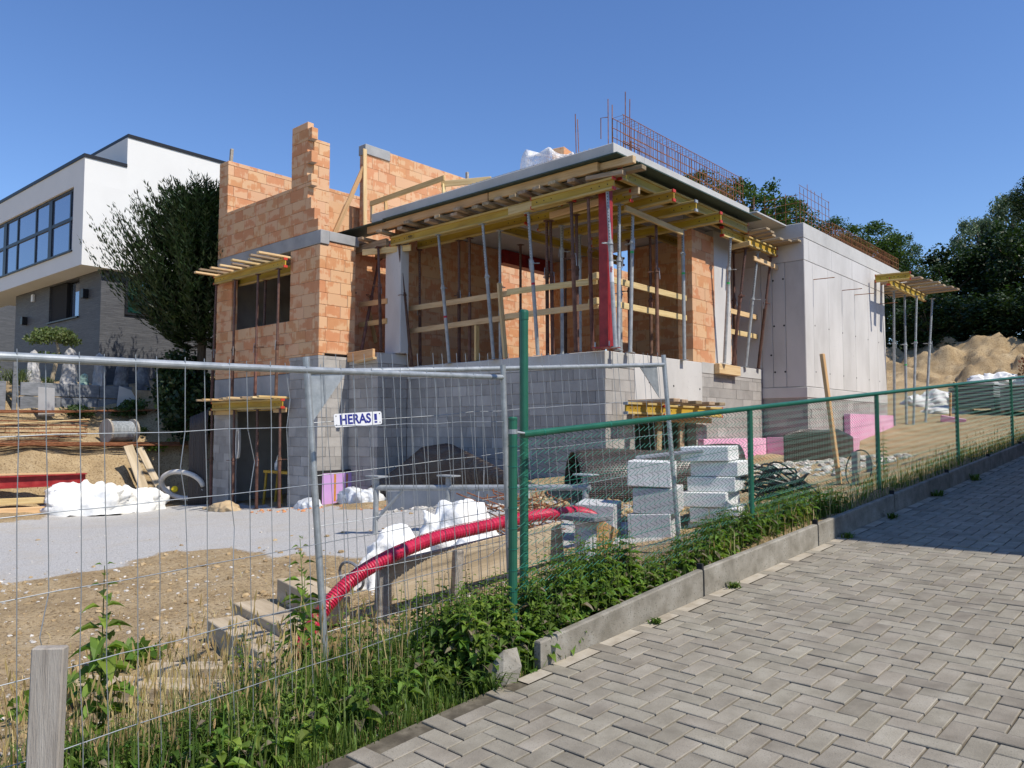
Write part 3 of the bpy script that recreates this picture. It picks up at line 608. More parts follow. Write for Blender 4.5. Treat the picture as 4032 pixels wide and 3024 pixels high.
# ------------------------------------------------------------------ reinforcement
def bars(paths, r, n=5):
    mb = MB()
    for p in paths: mb.tube(p, r, n)
    return mb
def cage(name, label, x0, x1, y0, y1, z0, z1, n, extra=(), step_long=5):
    t = thing(name, label, 'rebar cage', (x0, y0, z0)); o = V(x0,y0,z0)
    zs = [z0+.06+(z1-z0-.06)*k/(step_long-1) for k in range(step_long)]
    for z in zs:
        for x in (x0, x1): bars([[(x,y0-.05,z),(x,(y0+y1)/2,z+R.uniform(-.01,.01)),(x,y1,z)]], .0065).build('long_bar', 'rust', t, o)
    m = bars([[(x0,0,z0-.08),(x0,0,z1),(x1,0,z1),(x1,0,z0-.08)]], .006); mm = None
    for k in range(n):
        y = y0+(y1-y0)*k/(n-1)+R.uniform(-.02,.02)
        if mm is None: mm = bars([[(0,0,-.08),(0,0,z1-z0),(x1-x0,0,z1-z0),(x1-x0,0,-.08)]], .0055).mesh('stirrup'); mm.materials.append(MAT['rust'])
        s = link('stirrup', mm, None, t); s.location = (0, y-y0, 0); s.rotation_euler = (R.uniform(-.02,.02), 0, R.uniform(-.03,.03))
    for p in extra: bars([p], .008).build('starter_bar', 'rust', t, o)
    return t
cage('rebar_cage', 'long rusty rebar cage standing along the slab edge', .12, .34, .12, 4.55, 6.15, 6.86, 44,
     [[(-.35,-.3,6.1),(-.37,-.3,6.95)],[(-.31,-.28,6.1),(-.33,-.29,6.85)],[(.06,.05,6.1),(.06,.05,7.2)],[(.10,.1,6.1),(.11,.1,7.1)],[(.30,.2,6.1),(.31,.2,7.3)],[(.34,.26,6.1),(.36,.26,7.18)],
      [(.36,.05,6.15),(.36,.05,6.4),(.36,.55,6.4),(.36,.55,6.15)],[(.41,.2,6.15),(.41,.2,6.42),(.41,.65,6.42),(.41,.65,6.15)],[(.1,0,6.86),(-.02,-.05,6.86),(-.02,-.05,6.5)]])
cage('rebar_cage', 'low rusty rebar cage along the top of the concrete block', .55, .8, 8.45, 13.8, 6.13, 6.62, 46, step_long=4)
def meshpanel(label, P0, du, nu, su, nz, sz, zt):
    t = thing('rebar_mesh', label, 'rebar mesh', P0); o = V(*P0); du = Vector(du)
    for k in range(nu):
        p = o+du*(k*su); bars([[p, p+V(0,0,zt+R.uniform(-.12,.06))]], .006).build('vertical_bar', 'rust', t, o)
    for k in range(nz): bars([[o+V(0,0,.18+k*sz)-du*.05, o+V(0,0,.18+k*sz)+du*(su*(nu-1)+.05)]], .0055).build('cross_bar', 'rust', t, o)
meshpanel('upright rusty mesh at the near end of the concrete block, grid running back', (.86,6.3,6.13), (0,1,0), 9, .22, 5, .18, .98)
meshpanel('upright rusty mesh on the short side of the concrete block top', (.05,6.3,6.13), (1,0,0), 4, .24, 4, .17, .78)
meshpanel('thin rusty starter bars behind the roof slab end', (-.55,5.6,6.13), (1,0,0), 4, .22, 2, .2, .6)
# reinforcing mesh left lying along the slab edge, and the wrapped brick stack
t = thing('wire_mesh', 'pale wire mesh lying along the front edge of the roof slab', 'wire mesh', (-4.2,-.45,6.15))
for k, y in enumerate((-.42,-.30,-.18)): MB().tube([(-4.3,y,6.19+.02*k),(-2,y,6.22+.02*k),(.0,y,6.20+.02*k)], .006, 5).build('long_wire', 'wire', t, (-4.2,-.45,6.15))
zz = MB(); 
for k in range(44):
    x = -4.3+k*.1; MB().tube([(x,-.48,6.15),(x+.02,-.44,6.22),(x,-.2,6.25),(x,-.15,6.16)], .0045, 4).build('cross_wire', 'wire', t, (-4.2,-.45,6.15))
st = thing('wrapped_brick_stack', 'stack of terracotta blocks under clear plastic film on the roof slab', 'brick stack', (-1.55,.9,6.15))
for k in range(8):
    MB().bev(-.5+.25*(k%4),-.26+.25*(k%4),-.4,.1,.25*(k//4),.25*(k//4)+.245,.006).build('brick', 'terracotta', st)
MB().bev(-.1,.15,-.3,.2,.5,.74,.006, Matrix.Rotation(.2,4,'Z')).build('brick', 'terracotta', st)
def filmf(u, v):
    a = 2*PI*u; h = v; rr = 1-.12*h; x = -.05+.74*math.cos(a)*(abs(math.cos(a))**-.3 if abs(math.cos(a)) > .1 else 1)*rr; y = -.12+.56*math.sin(a)*rr
    return V(x+.05*math.sin(9*a+3*h), y+.05*math.cos(7*a), (.62-.18*math.cos(a))*math.sin(min(1,h*1.2)*PI/2)+.05*math.sin(8*a)*h) if h < .99 else V(-.05+.2*math.cos(a),-.12+.2*math.sin(a),.6-.1*math.cos(a))
m, nt, bs = nmat('clear_film'); bs.inputs['Base Color'].default_value = (.8,.82,.84,1); bs.inputs['Roughness'].default_value = .25
tr = nd(nt, 'ShaderNodeBsdfTransparent'); mx = nd(nt, 'ShaderNodeMixShader'); nt.links.new(ramp(nt, noise(nt, coords(nt,(1,1,1)), 5, 4), [(.35,(.25,)*3),(.65,(.85,)*3)]), mx.inputs[0])
nt.links.new(tr.outputs[0], mx.inputs[1]); nt.links.new(bs.outputs[0], mx.inputs[2]); nt.links.new(mx.outputs[0], nt.nodes['Material Output'].inputs[0]); bump(nt, bs, noise(nt, coords(nt), 9, 3), 1, .05)
MB().grid(filmf, 48, 10).build('film', 'clear_film', st, smooth=True)
# ------------------------------------------------------------------ formwork: plywood, beams, boards, props
def plywood(label, boxes):
    mb = MB()
    for b in boxes: mb.box(*b)
    c = boxes[0]; return single('plywood_sheet', mb, 'ply_green', label, 'plywood', (c[0], c[2], c[4]))
plywood('dark green plywood formwork under the front edge of the roof slab', [(-5.1,.70,-.64,-.02,5.928,5.95)])
plywood('dark green plywood formwork under the slab, left end over the brick wall', [(-7.45,-5.12,-.64,-.02,5.905,5.927)])
plywood('dark green plywood formwork under the right edge of the roof slab', [(-.0,.72,-.01,4.6,5.928,5.95)])
BM = {}
def beam(p0, p1, label, cap='cap_red', group=None, mat='formwork_yellow', caps=(0,1)):
    p0, p1 = Vector(p0), Vector(p1); L = (p1-p0).length
    t = thing('formwork_beam', label, 'timber beam', group=group); t.matrix_world = frame(p0, p1)
    MB().box(0, L, -.014, .014, .04, .16).build('web', mat, t)
    MB().bev(0, L, -.04, .04, 0, .04, .006).build('bottom_flange', 'flange_wood', t); MB().bev(0, L, -.04, .04, .16, .2, .006).build('top_flange', 'flange_wood', t)
    for x, s in ((0,-1),(L,1)):
        if (0 if s < 0 else 1) not in caps: continue
        mb = MB()
        for z0, z1 in ((-.004,.045),(.155,.204)): mb.box(x-.02*(s>0), x+.02*(s<0)+.006*(s>0), -.044, .044, z0, z1)
        mb.v = [(a+(.004 if s > 0 else -.004), b, c) for a, b, c in mb.v]; mb.build('end_cap', cap, t)
        for k in range(3): MB().tube([(x-s*(.12+.16*k),-.0155,.1),(x-s*(.12+.16*k),.0155,.1)], .012, 8).build('bolt_hole', 'dark_void', t)
    return t
b1 = beam((-5.15,-.36,5.425), (-.35,-.36,5.425), 'long yellow formwork beam in front, under the row of plank ends')
beam((-1.2,-.46,5.43), (.52,-.46,5.43), 'yellow formwork beam lapping in front at the near slab corner')
beam((-4.95,.2,5.425), (-1.9,.2,5.425), 'yellow formwork beam just behind the long front one, left half')
beam((-1.95,.29,5.425), (.35,.29,5.425), 'yellow formwork beam just behind the long front one, right half')
for k, (y, xe, cp) in enumerate(((.80,.87,'cap_red'),(1.60,.85,'cap_grey'),(2.57,.83,'cap_red'))):
    beam((-2.1,y,5.445), (xe,y,5.445), ['first','second','third'][k]+' of three yellow beams sticking out under the right slab edge, counted from the near corner', cp)
beam((.45,-.2,5.66), (.45,4.45,5.66), 'yellow beam running under the right slab edge plywood')
beam((.16,-.2,5.70), (.16,4.4,5.70), 'yellow beam running inside the right slab edge plywood', caps=())
beam((-2.7,.35,5.45), (-2.7,4.6,5.45), 'yellow beam running back under the ceiling, left of the red column')
beam((-1.2,.4,5.66), (-1.2,4.6,5.66), 'yellow beam running back under the ceiling, behind the red column')
def text(body, size, mat, parent, M, name='lettering'):
    c = bpy.data.curves.new('t', 'FONT'); c.body = body; c.size = size; c.extrude = .0006; c.align_x = 'CENTER'; c.align_y = 'CENTER'; c.offset = size*.03
    o = bpy.data.objects.new('t', c); COL.objects.link(o); dg = bpy.context.evaluated_depsgraph_get(); me = bpy.data.meshes.new_from_object(o.evaluated_get(dg)); bpy.data.objects.remove(o)
    me.materials.clear(); p = link(name, me, mat, parent); p.matrix_local = M; return p
RX = Matrix.Rotation(PI/2, 4, 'X')
text('PERI', .075, 'ink', b1, Matrix.Translation((.62,-.0155,.1)) @ RX); q = MB()
for a in ((.51,.515,.06,.14),(.73,.735,.06,.14),(.515,.73,.06,.065)): q.box(a[0],a[1],-.0158,-.0142,a[2],a[3])
q.build('stamp_frame', 'ink', b1)
def board(p0, p1, w, t, label, mat='wood_old', name='timber_board', group=None, up=V(0,0,1), cat='board'):
    p0, p1 = Vector(p0), Vector(p1); L = (p1-p0).length; me = MB().bev(0, L, -w/2, w/2, -t/2, t/2, min(.006, t*.2)).mesh(name)
    o = link(name, me, mat); o.matrix_world = frame(p0, p1, up); return tag(o, label, cat, group)
bx = [-5.18,-4.61,-4.36,-3.74,-3.42,-3.03,-2.91,-2.46,-2.16,-1.92,-1.48,-1.32,-.94,-.64,-.23]
bz = [5.70,5.68,5.745,5.67,5.68,5.665,5.735,5.69,5.69,5.74,5.68,5.73,5.71,5.75,5.70]
for k, (x, z) in enumerate(zip(bx, bz)):
    board((x,-.63+R.uniform(-.05,.05),z), (x+R.uniform(-.12,.05),.45,z+R.uniform(-.01,.02)), R.uniform(.13,.18), .06, ('rightmost' if k == 14 else ordl(k))+' plank end from the left in the row above the long front beam', 'wood_old')
board((-5.75,-.50,5.84), (-2.2,-.50,5.845), .07, .155, 'brown squared timber under the front slab edge, left piece', 'wood_raw'); board((-2.18,-.50,5.845), (.25,-.50,5.845), .07, .155, 'brown squared timber under the front slab edge, right piece', 'wood_raw')
board((-.05,-.42,5.86), (.88,-.42,5.84), .09, .12, 'squared timber poking out beyond the near slab corner', 'wood_new'); board((.1,-.36,5.73), (.98,-.30,5.72), .14, .07, 'dark board poking out below the near slab corner', 'wood_old')
board((.02,-.5,5.69), (.70,-.44,5.66), .12, .07, 'short weathered block on top of the corner prop', 'wood_old'); board((-1.1,.31,5.66), (.5,.305,5.6), .06, .14, 'split squared timber between the beams beside the near corner', 'wood_old')
board((-1.8,-.41,5.52), (-.2,-.41,5.53), .03, .14, 'pale board nailed to the side of the front beam', 'wood_new'); board((-1.3,.16,5.47), (-.05,.1,5.49), .05, .11, 'pale board behind the red column below the slab', 'wood_new')
board((.12,.45,5.40), (.2,2.25,5.30), .05, .10, 'thin pale batten slanting under the right-hand beams', 'wood_new')
board((-7.15,-.42,5.50), (-5.2,-.42,5.52), .08, .15, 'brown timber beam carrying planks left of the concrete column, front one', 'wood_old'); board((-7.3,.2,5.49), (-5.9,.2,5.5), .09, .17, 'dark brown timber beam left of the concrete column, rear one', 'wood_old')
for k, x in enumerate((-7.25,-6.85,-6.45,-6.1,-5.75)): board((x,-.72,5.63), (x-.05,.5,5.64), .14, .06, ordl(k,5)+' of the planks over the recess left of the concrete column', 'wood_old')
board((-5.85,-.56,5.37), (-4.7,-.2,5.36), .05, .13, 'short board laid across the concrete column head', 'wood_new')
# left window platform and cellar door platform
def platform(zb, x0, x1, y, n, where, sd):
    rr = random.Random(sd)
    beam((x0,y,zb), (x1,y,zb), 'yellow formwork beam carrying planks '+where+', front one'); beam((x0+.1,y+.42,zb-.02), (x1-.02,y+.42,zb-.02), 'yellow formwork beam carrying planks '+where+', rear one', caps=())
    for k in range(n):
        x = x0+.05+(x1-x0-.15)*k/(n-1)+rr.uniform(-.05,.05); l = rr.uniform(.38,.62)
        board((x,y-l,zb+.225+rr.uniform(0,.01)), (x+rr.uniform(-.03,.03),y+.5,zb+.23), rr.uniform(.08,.11), .045, ordl(k,n)+' plank of the little platform '+where, rr.choice(['wood_new','wood_new','wood_raw','wood_old']))
platform(5.04, -10.05, -7.0, -1.70, 9, 'over the upper left window', 3); platform(2.05, -9.95, -6.95, -1.74, 9, 'over the cellar door', 4)
board((-10.25,-1.66,2.0), (-9.0,-1.66,2.0), .04, .1, 'brown board under the platform over the cellar door', 'wood_raw'); board((-7.5,-1.62,2.02), (-7.0,-1.62,2.02), .03, .1, 'pointed pale board end below the cellar door platform', 'wood_new')
# doorway in the right-hand wall
beam((.28,.17,1.86), (.28,1.35,1.86), 'bright yellow beam over the dark doorway, near piece', 'cap_grey'); beam((.30,1.30,1.84), (.30,3.48,1.84), 'bright yellow beam over the dark doorway, far piece')
for k, (y, xe) in enumerate(((.62,.98),(1.1,.86),(1.8,.74),(2.4,.68),(2.85,.66))): board((-.1,y+.15,2.085), (xe,y,2.085), .17, .06, ordl(k,5)+' plank laid over the dark doorway beams', 'wood_old')
board((.12,.65,1.79), (.12,1.7,1.80), .06, .11, 'brown timber under the yellow doorway beam, left', 'wood_raw'); board((.12,1.9,1.79), (.12,3.4,1.78), .06, .10, 'brown timber under the yellow doorway beam, right', 'wood_raw')
for k, y in enumerate((1.45,2.25)): board((.1,y,1.0), (.1,y+.05,1.74), .16, .06, ['left','right'][k]+' upright board standing in the dark doorway', 'wood_old', up=V(1,0,0))
# between pier and concrete block
beam((.35,3.55,5.45), (.35,4.75,5.47), 'dark formwork beam end left of the small plank platform by the concrete block'); beam((.40,4.45,5.44), (.40,6.02,5.44), 'yellow beam under the plank platform beside the concrete block', caps=(1,))
for k, (x, y) in enumerate(((.80,4.5),(.74,4.85),(.62,5.2),(.66,5.5),(.72,5.8),(.85,6.0))): board((-.6,y+.1,5.69), (x+.1,y,5.69+.012*(k%3)), .15, .05, ordl(k,6)+' plank of the platform beside the concrete block', 'wood_old')
board((.15,4.3,5.38), (.62,4.25,5.40), .05, .1, 'short pale board end on the prop beside the concrete block', 'wood_new'); board((.35,5.0,5.25), (.42,6.06,5.20), .04, .10, 'board wedged between the props and the concrete block', 'wood_new')
# far end of the concrete block
beam((1.15,10.45,5.40), (1.95,10.6,5.40), 'short yellow beam across the far platform'); beam((1.45,10.5,5.30), (1.45,13.9,5.30), 'yellow beam along the far platform behind the concrete block')
for k, (x, y) in enumerate(((1.62,10.9),(1.72,11.4),(1.82,11.9),(1.9,12.4),(1.9,12.9),(2.0,13.4),(2.05,13.8))): board((.6,y+.1,5.535), (x+.3,y,5.54+.01*(k%2)), .2, .05, ordl(k,7)+' plank of the far platform behind the concrete block', 'wood_old')
# guard rails
def rail(p0, p1, label, w=.03, h=.11, mat='wood_new'): return board(p0, p1, w, h, label, mat)
rail((-5.1,.09,4.16), (-2.2,.08,4.15), 'upper pale guard rail in front, left length'); rail((-2.25,.05,4.17), (-.22,.1,4.13), 'upper pale guard rail in front, right length')
rail((-5.1,.09,3.68), (-2.1,.08,3.70), 'lower pale guard rail in front, left length'); rail((-2.3,.05,3.71), (-.2,.1,3.71), 'lower pale guard rail in front, right length')
rail((-.1,.1,4.17), (-.1,2.9,4.17), 'upper pale guard rail on the right side of the house'); rail((-.1,.1,3.76), (-.1,2.9,3.78), 'lower pale guard rail on the right side of the house')
rail((-6.3,-.3,4.33), (-5.3,-.33,4.30), 'upper guard rail left of the concrete column', mat='wood_raw'); rail((-6.3,-.3,3.885), (-5.3,-.33,3.88), 'lower guard rail left of the concrete column', mat='wood_raw')
rail((-.1,4.6,4.14), (-.1,6.1,4.14), 'upper guard rail beside the concrete block'); rail((-.1,4.6,3.70), (-.1,6.1,3.70), 'lower guard rail beside the concrete block')
for k, z in enumerate((4.17,3.74)): board((-.34,.06,z+.02), (-.1,-.02,z+.02), .1, .11, ['upper','lower'][k]+' rail block left of the red column', 'wood_new')
board((-2.43,.03,4.36), (-2.27,.03,2.93), .1, .05, 'pale upright board holding the front guard rails', 'wood_new', up=V(1,0,0)); board((-3.05,.06,3.62), (-3.05,.06,2.93), .1, .05, 'short upright board below the front guard rail', 'wood_raw', up=V(1,0,0))
board((-6.0,-.79,3.12), (-5.05,-.86,3.14), .06, .19, 'stout brown timber lying at the foot of the concrete column', 'wood_raw'); board((-5.7,-.82,3.0), (-4.9,-.95,3.03), .08, .05, 'thin board under the stout brown timber', 'wood_new')
board((.07,3.8,2.84), (.07,4.75,2.83), .12, .20, 'short squared timber hung on the ledge below the concrete pier', 'wood_new')
board((-6.9,.05,5.6), (-6.1,.02,3.5), .12, .04, 'slanting board brace seen in the opening left of the concrete column', 'wood_raw', up=V(0,1,0))
# roof timber
board((-5.95,-.3,6.50), (-3.6,-.3,6.56), .04, .11, 'squared handrail timber above the left end of the roof slab', 'wood_raw'); board((-5.92,-.27,6.45), (-5.92,-.27,6.1), .08, .04, 'left post of the slab handrail', 'wood_new', up=V(1,0,0)); board((-5.5,-.25,6.6), (-5.45,-.25,6.15), .08, .04, 'second post of the slab handrail', 'wood_raw', up=V(1,0,0))
board((-3.8,-.2,6.5), (-2.9,.3,6.52), .04, .12, 'pale handrail timber at the right end of the slab handrail', 'wood_new'); board((-3.75,-.18,6.5), (-3.75,-.18,6.16), .08, .04, 'right post of the slab handrail', 'wood_new', up=V(1,0,0))
board((-6.57,-.02,7.52), (-6.9,-.55,5.95), .10, .05, 'slanting board brace against the tall upper brick wall', 'wood_raw', up=V(1,0,0)); board((-6.56,.0,7.95), (-6.52,.0,6.0), .10, .04, 'upright pale board on the edge of the tall upper brick wall', 'wood_new', up=V(1,0,0))
board((-9.95,-1.42,8.05), (-9.95,-1.40,8.40), .07, .07, 'grey stake on top of the left brick pier', 'wood_grey', up=V(1,0,0)); board((-6.7,3.4,8.0), (-6.7,3.4,8.30), .07, .07, 'grey stake behind the tall upper brick wall', 'wood_grey', up=V(1,0,0))
# ------------------------------------------------------------------ steel props
def prop(base, top, kind, label, fr=.52, bands=()):
    base, top = Vector(base), Vector(top); L = (top-base).length; zc = L*fr
    t = thing('steel_prop', label, 'prop'); M = frame(base, top, V(1,0,0)) @ Matrix.Rotation(PI/2, 4, 'Y')      # local z up the prop
    t.matrix_world = M @ Matrix.Rotation(R.uniform(-.5,.9), 4, 'Z')
    om, im = ('rust_tube','inner_rust') if kind == 'r' else ('galv_dull','inner_galv')
    MB().box(-.06,.06,-.06,.06,0,.008).build('base_plate', om, t); MB().tube([(0,0,.008),(0,0,zc)], .034, 12).build('outer_tube', om, t)
    MB().tube([(0,0,zc),(0,0,L-.008)], .027, 12).build('inner_tube', im, t); MB().box(-.06,.06,-.06,.06,L-.008,L).build('head_plate', om, t)
    MB().lathe([(.0345,zc-.16),(.037,zc-.15),(.037,zc-.05),(.05,zc-.045),(.05,zc-.02),(.038,zc-.015),(.038,zc+.02),(.027,zc+.022)], 12).build('collar', 'rust_tube' if kind == 'r' else 'galv_dull', t)
    ang = R.uniform(0,6.3); c, s = math.cos(ang), math.sin(ang); pts = [(.04,0),(.10,.03),(.15,.03),(.165,0),(.15,-.03),(.10,-.03),(.04,0)]
    MB().tube([(x*c-y*s, x*s+y*c, zc-.03) for x, y in pts], .0065, 6).build('handle', 'rust_tube' if kind == 'r' else 'galv_dull', t)
    MB().tube([(c*.03,s*.03,zc+.045),(-c*.05,-s*.05,zc+.045),(-c*.055,-s*.055,zc-.06),(-c*.06,-s*.06,zc-.16)], .006, 6).build('pin', 'galv', t)
    for z, m_ in bands: MB().tube([(0,0,z),(0,0,z+.04)], .0348 if z < zc else .0278, 12, cap=False).build('tape_band', m_, t)
    return t
fl = 2.92
def row(items, where):
    for k, (b, tp, kd, fr, bd) in enumerate(items): prop(b, tp, kd, ('rusty' if kd == 'r' else 'galvanised')+' steel prop, '+ordl(k, len(items))+' '+where, fr, bd)
row([((-6.15,-.68,3.17),(-6.45,-.45,5.42),'r',.63,()),((-5.9,-.55,3.17),(-6.2,.15,5.4),'r',.6,()),((-5.0,-.72,3.2),(-5.4,-.5,5.42),'r',.62,()),((-4.86,-.02,fl),(-4.92,-.34,5.425),'r',.6,())], 'of four around the concrete column')
row([((-3.73,-.02,fl),(-3.69,-.37,5.425),'g',.6,[(.9,'tape_red')]),((-2.47,-.08,fl),(-2.49,-.36,5.425),'g',.62,()),((-1.39,-.08,fl),(-1.37,-.36,5.425),'g',.66,[(1.25,'tape_red')]),((-.50,-.14,fl),(-.42,-.36,5.425),'r',.64,()),((-.19,-.09,fl),(-.05,-.38,5.425),'r',.66,())], 'of five leaning under the long front beam')
row([((-4.85,.2,fl),(-4.92,.22,5.425),'r',.5,()),((-3.7,.22,fl),(-3.72,.22,5.425),'r',.57,()),((-3.4,.22,fl),(-3.42,.22,5.425),'r',.54,()),((-2.55,.2,fl),(-2.58,.2,5.425),'g',.58,()),((-1.44,.25,fl),(-1.46,.26,5.425),'r',.63,()),((-1.36,.3,fl),(-1.40,.3,5.425),'r',.6,()),((-.8,.3,fl),(-.81,.3,5.425),'r',.62,())], 'in the second row behind the front beam')
row([((-3.1,1.4,fl),(-3.1,1.4,5.45),'r',.45,()),((-2.7,2.4,fl),(-2.7,2.4,5.45),'r',.5,()),((-1.52,.78,fl),(-1.52,.78,5.445),'g',.82,[(1.4,'tape_green')]),((-1.7,1.58,fl),(-1.7,1.58,5.445),'g',.8,[(1.5,'tape_green')]),((-1.2,2.57,fl),(-1.2,2.57,5.445),'r',.6,()),((-.75,1.58,fl),(-.75,1.58,5.445),'g',.5,()),((-.7,2.57,fl),(-.7,2.57,5.445),'r',.5,()),((-2.7,3.8,fl),(-2.7,3.8,5.45),'r',.55,())], 'of those deep inside the shaded room')
row([((.40,-.28,fl),(.36,-.44,5.66),'g',.62,()),((.17,.14,fl),(.11,.29,5.43),'g',.62,()),((.10,.60,fl),(.05,.80,5.445),'g',.78,[(1.75,'tape_green')]),((.14,1.42,fl),(.04,1.58,5.445),'r',.62,()),((.07,2.5,fl),(.03,2.57,5.445),'g',.82,[(1.65,'tape_green')])], 'of five along the right side between red column and brick pier')
PP = [o for o in COL.objects if o.get('label') == 'galvanised steel prop, leftmost of five along the right side between red column and brick pier'][0]
PP['label'] = 'galvanised steel prop with a white lettered sticker beside the red column'
MB().tube([(0,0,1.05),(0,0,1.38)], .0348, 12, cap=False).build('sticker', 'sign_white', PP)
Mi = PP.matrix_world.inverted(); wp = PP.matrix_world @ V(0,0,1.25); dv = (cl-wp); dv.z = 0; dv.normalize()
Mt = Matrix.Translation(wp+dv*.0365) @ dv.to_track_quat('Z','Y').to_matrix().to_4x4() @ Matrix.Rotation(PI/2, 4, 'Z'); text('PERI', .05, 'ink_red', PP, Mi @ Mt)
prop((.14,3.99,2.95), (.42,3.78,5.45), 'g', 'galvanised steel prop leaning in front of the sunlit concrete pier', .76, [(1.6,'tape_green')])
row([((-.2,4.7,2.95),(-.2,4.75,5.44),'r',.6,()),((.02,4.62,2.96),(.30,4.72,5.42),'r',.6,()),((.03,5.2,2.96),(.35,5.2,5.42),'g',.6,()),((.02,5.85,2.96),(.36,5.85,5.42),'r',.6,()),((-.4,5.6,2.93),(-.4,5.6,5.6),'r',.6,())], 'in the opening next to the concrete block')
row([((1.12,11.85,gz(1.12,11.85)),(1.3,11.5,5.3),'g',.62,()),((1.3,12.3,gz(1.3,12.3)),(1.35,12.3,5.3),'g',.62,[(1.6,'tape_green')]),((1.45,12.4,gz(1.45,12.4)),(1.55,12.7,5.3),'g',.64,[(2.3,'tape_green')]),((1.6,13.0,gz(1.6,13)),(1.75,13.5,5.3),'g',.64,[(2.1,'tape_green')])], 'of four under the far platform')
row([((-10.05,-1.72,2.30),(-9.98,-1.70,5.04),'r',.42,()),((-9.1,-1.72,2.30),(-9.1,-1.70,5.04),'r',.42,()),((-8.1,-1.72,2.30),(-8.1,-1.70,5.04),'r',.42,()),((-7.25,-1.72,2.30),(-7.25,-1.70,5.04),'r',.42,())], 'of four standing before the upper left window')
prop((-8.55,-1.28,2.93), (-8.5,-1.28,5.02), 'r', 'rusty steel prop standing just inside the upper left window', .45)
row([((x,-1.72,gz(x,-1.72)),(x,-1.74,2.05),'r',.5,()) for x in (-9.98,-8.95,-7.95,-7.05)], 'of four standing before the cellar door')
# ------------------------------------------------------------------ site fence panels (tube frame, welded wires)
def mesh_panel(label, A, B, lean, nwire, spikes, plate_at, seed, sign=False, bends=()):
    """A, B: ground points (x,y,z) of the two end posts; lean pushes the top away from the road."""
    rr = random.Random(seed); A, B = Vector(A), Vector(B); L = (B-A).length; H = 2.0; t = thing('fence_panel', label, 'fence panel')
    M = frame(A, B) @ Matrix.Rotation(-lean, 4, 'X'); t.matrix_world = M
    r = .0185
    for x in (0, L): MB().tube([(x,0,0),(x,0,H+.03)], .021 if x else .021, 14).build('post', 'galv', t)
    for z, n in ((H-.06, 'top_rail'), (.05, 'bottom_rail')):
        MB().tube([(0,0,z),(L*.33,0,z+rr.uniform(-.006,.004)),(L*.66,0,z+rr.uniform(-.006,.004)),(L,0,z)], r, 14).build(n, 'galv', t)
    W = {}
    hs = [.05+.315*k for k in range(1, 6)]; wob = lambda: rr.uniform(-.006,.006)
    for k in range(1, nwire):
        x = L*k/nwire; pts = [(x+wob()*.4,-.016 if k%2 else .016,.03)]
        for j, h in enumerate(hs):
            b = [d for kk, jj, d in bends if kk == k and jj == j]
            pts.append((x+wob(), (-.012 if k%2 else .012), h))
            if b: pts.append((x+b[0], b[0]*.4, h+.15))
        pts.append((x+wob()*.4, -.016 if k%2 else .016, H-.02+(.07 if spikes else -.01)))
        MB().tube(pts, .0021, 5, cap=False).build('vertical_wire', 'wire', t)
    for j, h in enumerate(hs):
        pts = [(L*i/14, rr.uniform(-.004,.004), h+rr.uniform(-.006,.006)) for i in range(15)]
        if j == 1 and not spikes: pts[-1] = (L, 0, h+.09); pts[-2] = (L*.93, -.01, h+.02)
        MB().tube(pts, .0024, 5, cap=False).build('horizontal_wire', 'wire', t)
    for x, s in plate_at:
        MB().poly([(x+s*.02,H-.08),(x+s*.26,H-.08),(x+s*.02,H-.36)], -.003, .003).build('corner_plate', 'galv', t)
    if sign:
        sg = MB(); pts = []
        for cx, cz, a0 in ((.16,.03,0),(-.16,.03,90),(-.16,-.03,180),(.16,-.03,270)):
            for a in (0,45,90): q = math.radians(a0+a); pts.append((cx+.012*math.cos(q), cz+.012*math.sin(q)))
        sg.poly(pts, -.022, -.018, Matrix.Translation((.32,0,1.63))); s = sg.build('sign', 'sign_white', t)
        text('HERAS', .083, 'sign_blue', s, Matrix.Translation((.298,-.0225,1.63)) @ RX @ Matrix.Diagonal((.92,1,1,1)))
        mb = MB(); mb.box(.436,.456,-.0232,-.0222,1.618,1.658); mb.box(.436,.456,-.0232,-.0222,1.600,1.611); mb.build('exclamation_mark', 'sign_blue', s)
        mb = MB()
        for x in (.163,.477):
            for z in (1.602,1.658): mb.tube([(x,-.0235,z),(x,-.022,z)], .004, 6)
        mb.build('rivets', 'dark_void', s)
    return t
# near panel (cut by the left frame edge) and the one behind it
mesh_panel('near grey wire mesh fence panel cut off by the left picture edge', (4.0,-9.93,-.06), (3.68,-6.42,.04), .02, 30, False, (), 31,
           bends=((7,3,.02),(11,2,.03),(12,3,.035),(9,3,-.025),(27,2,.07),(28,2,-.06),(26,1,.03),(14,4,.02),(4,1,-.04)))
mesh_panel('far grey wire mesh fence panel with the blue and white sign', (3.435,-7.80,.02), (3.83,-4.29,.26), .036, 34, True, ((0,1),(3.45,-1)), 32, sign=True)
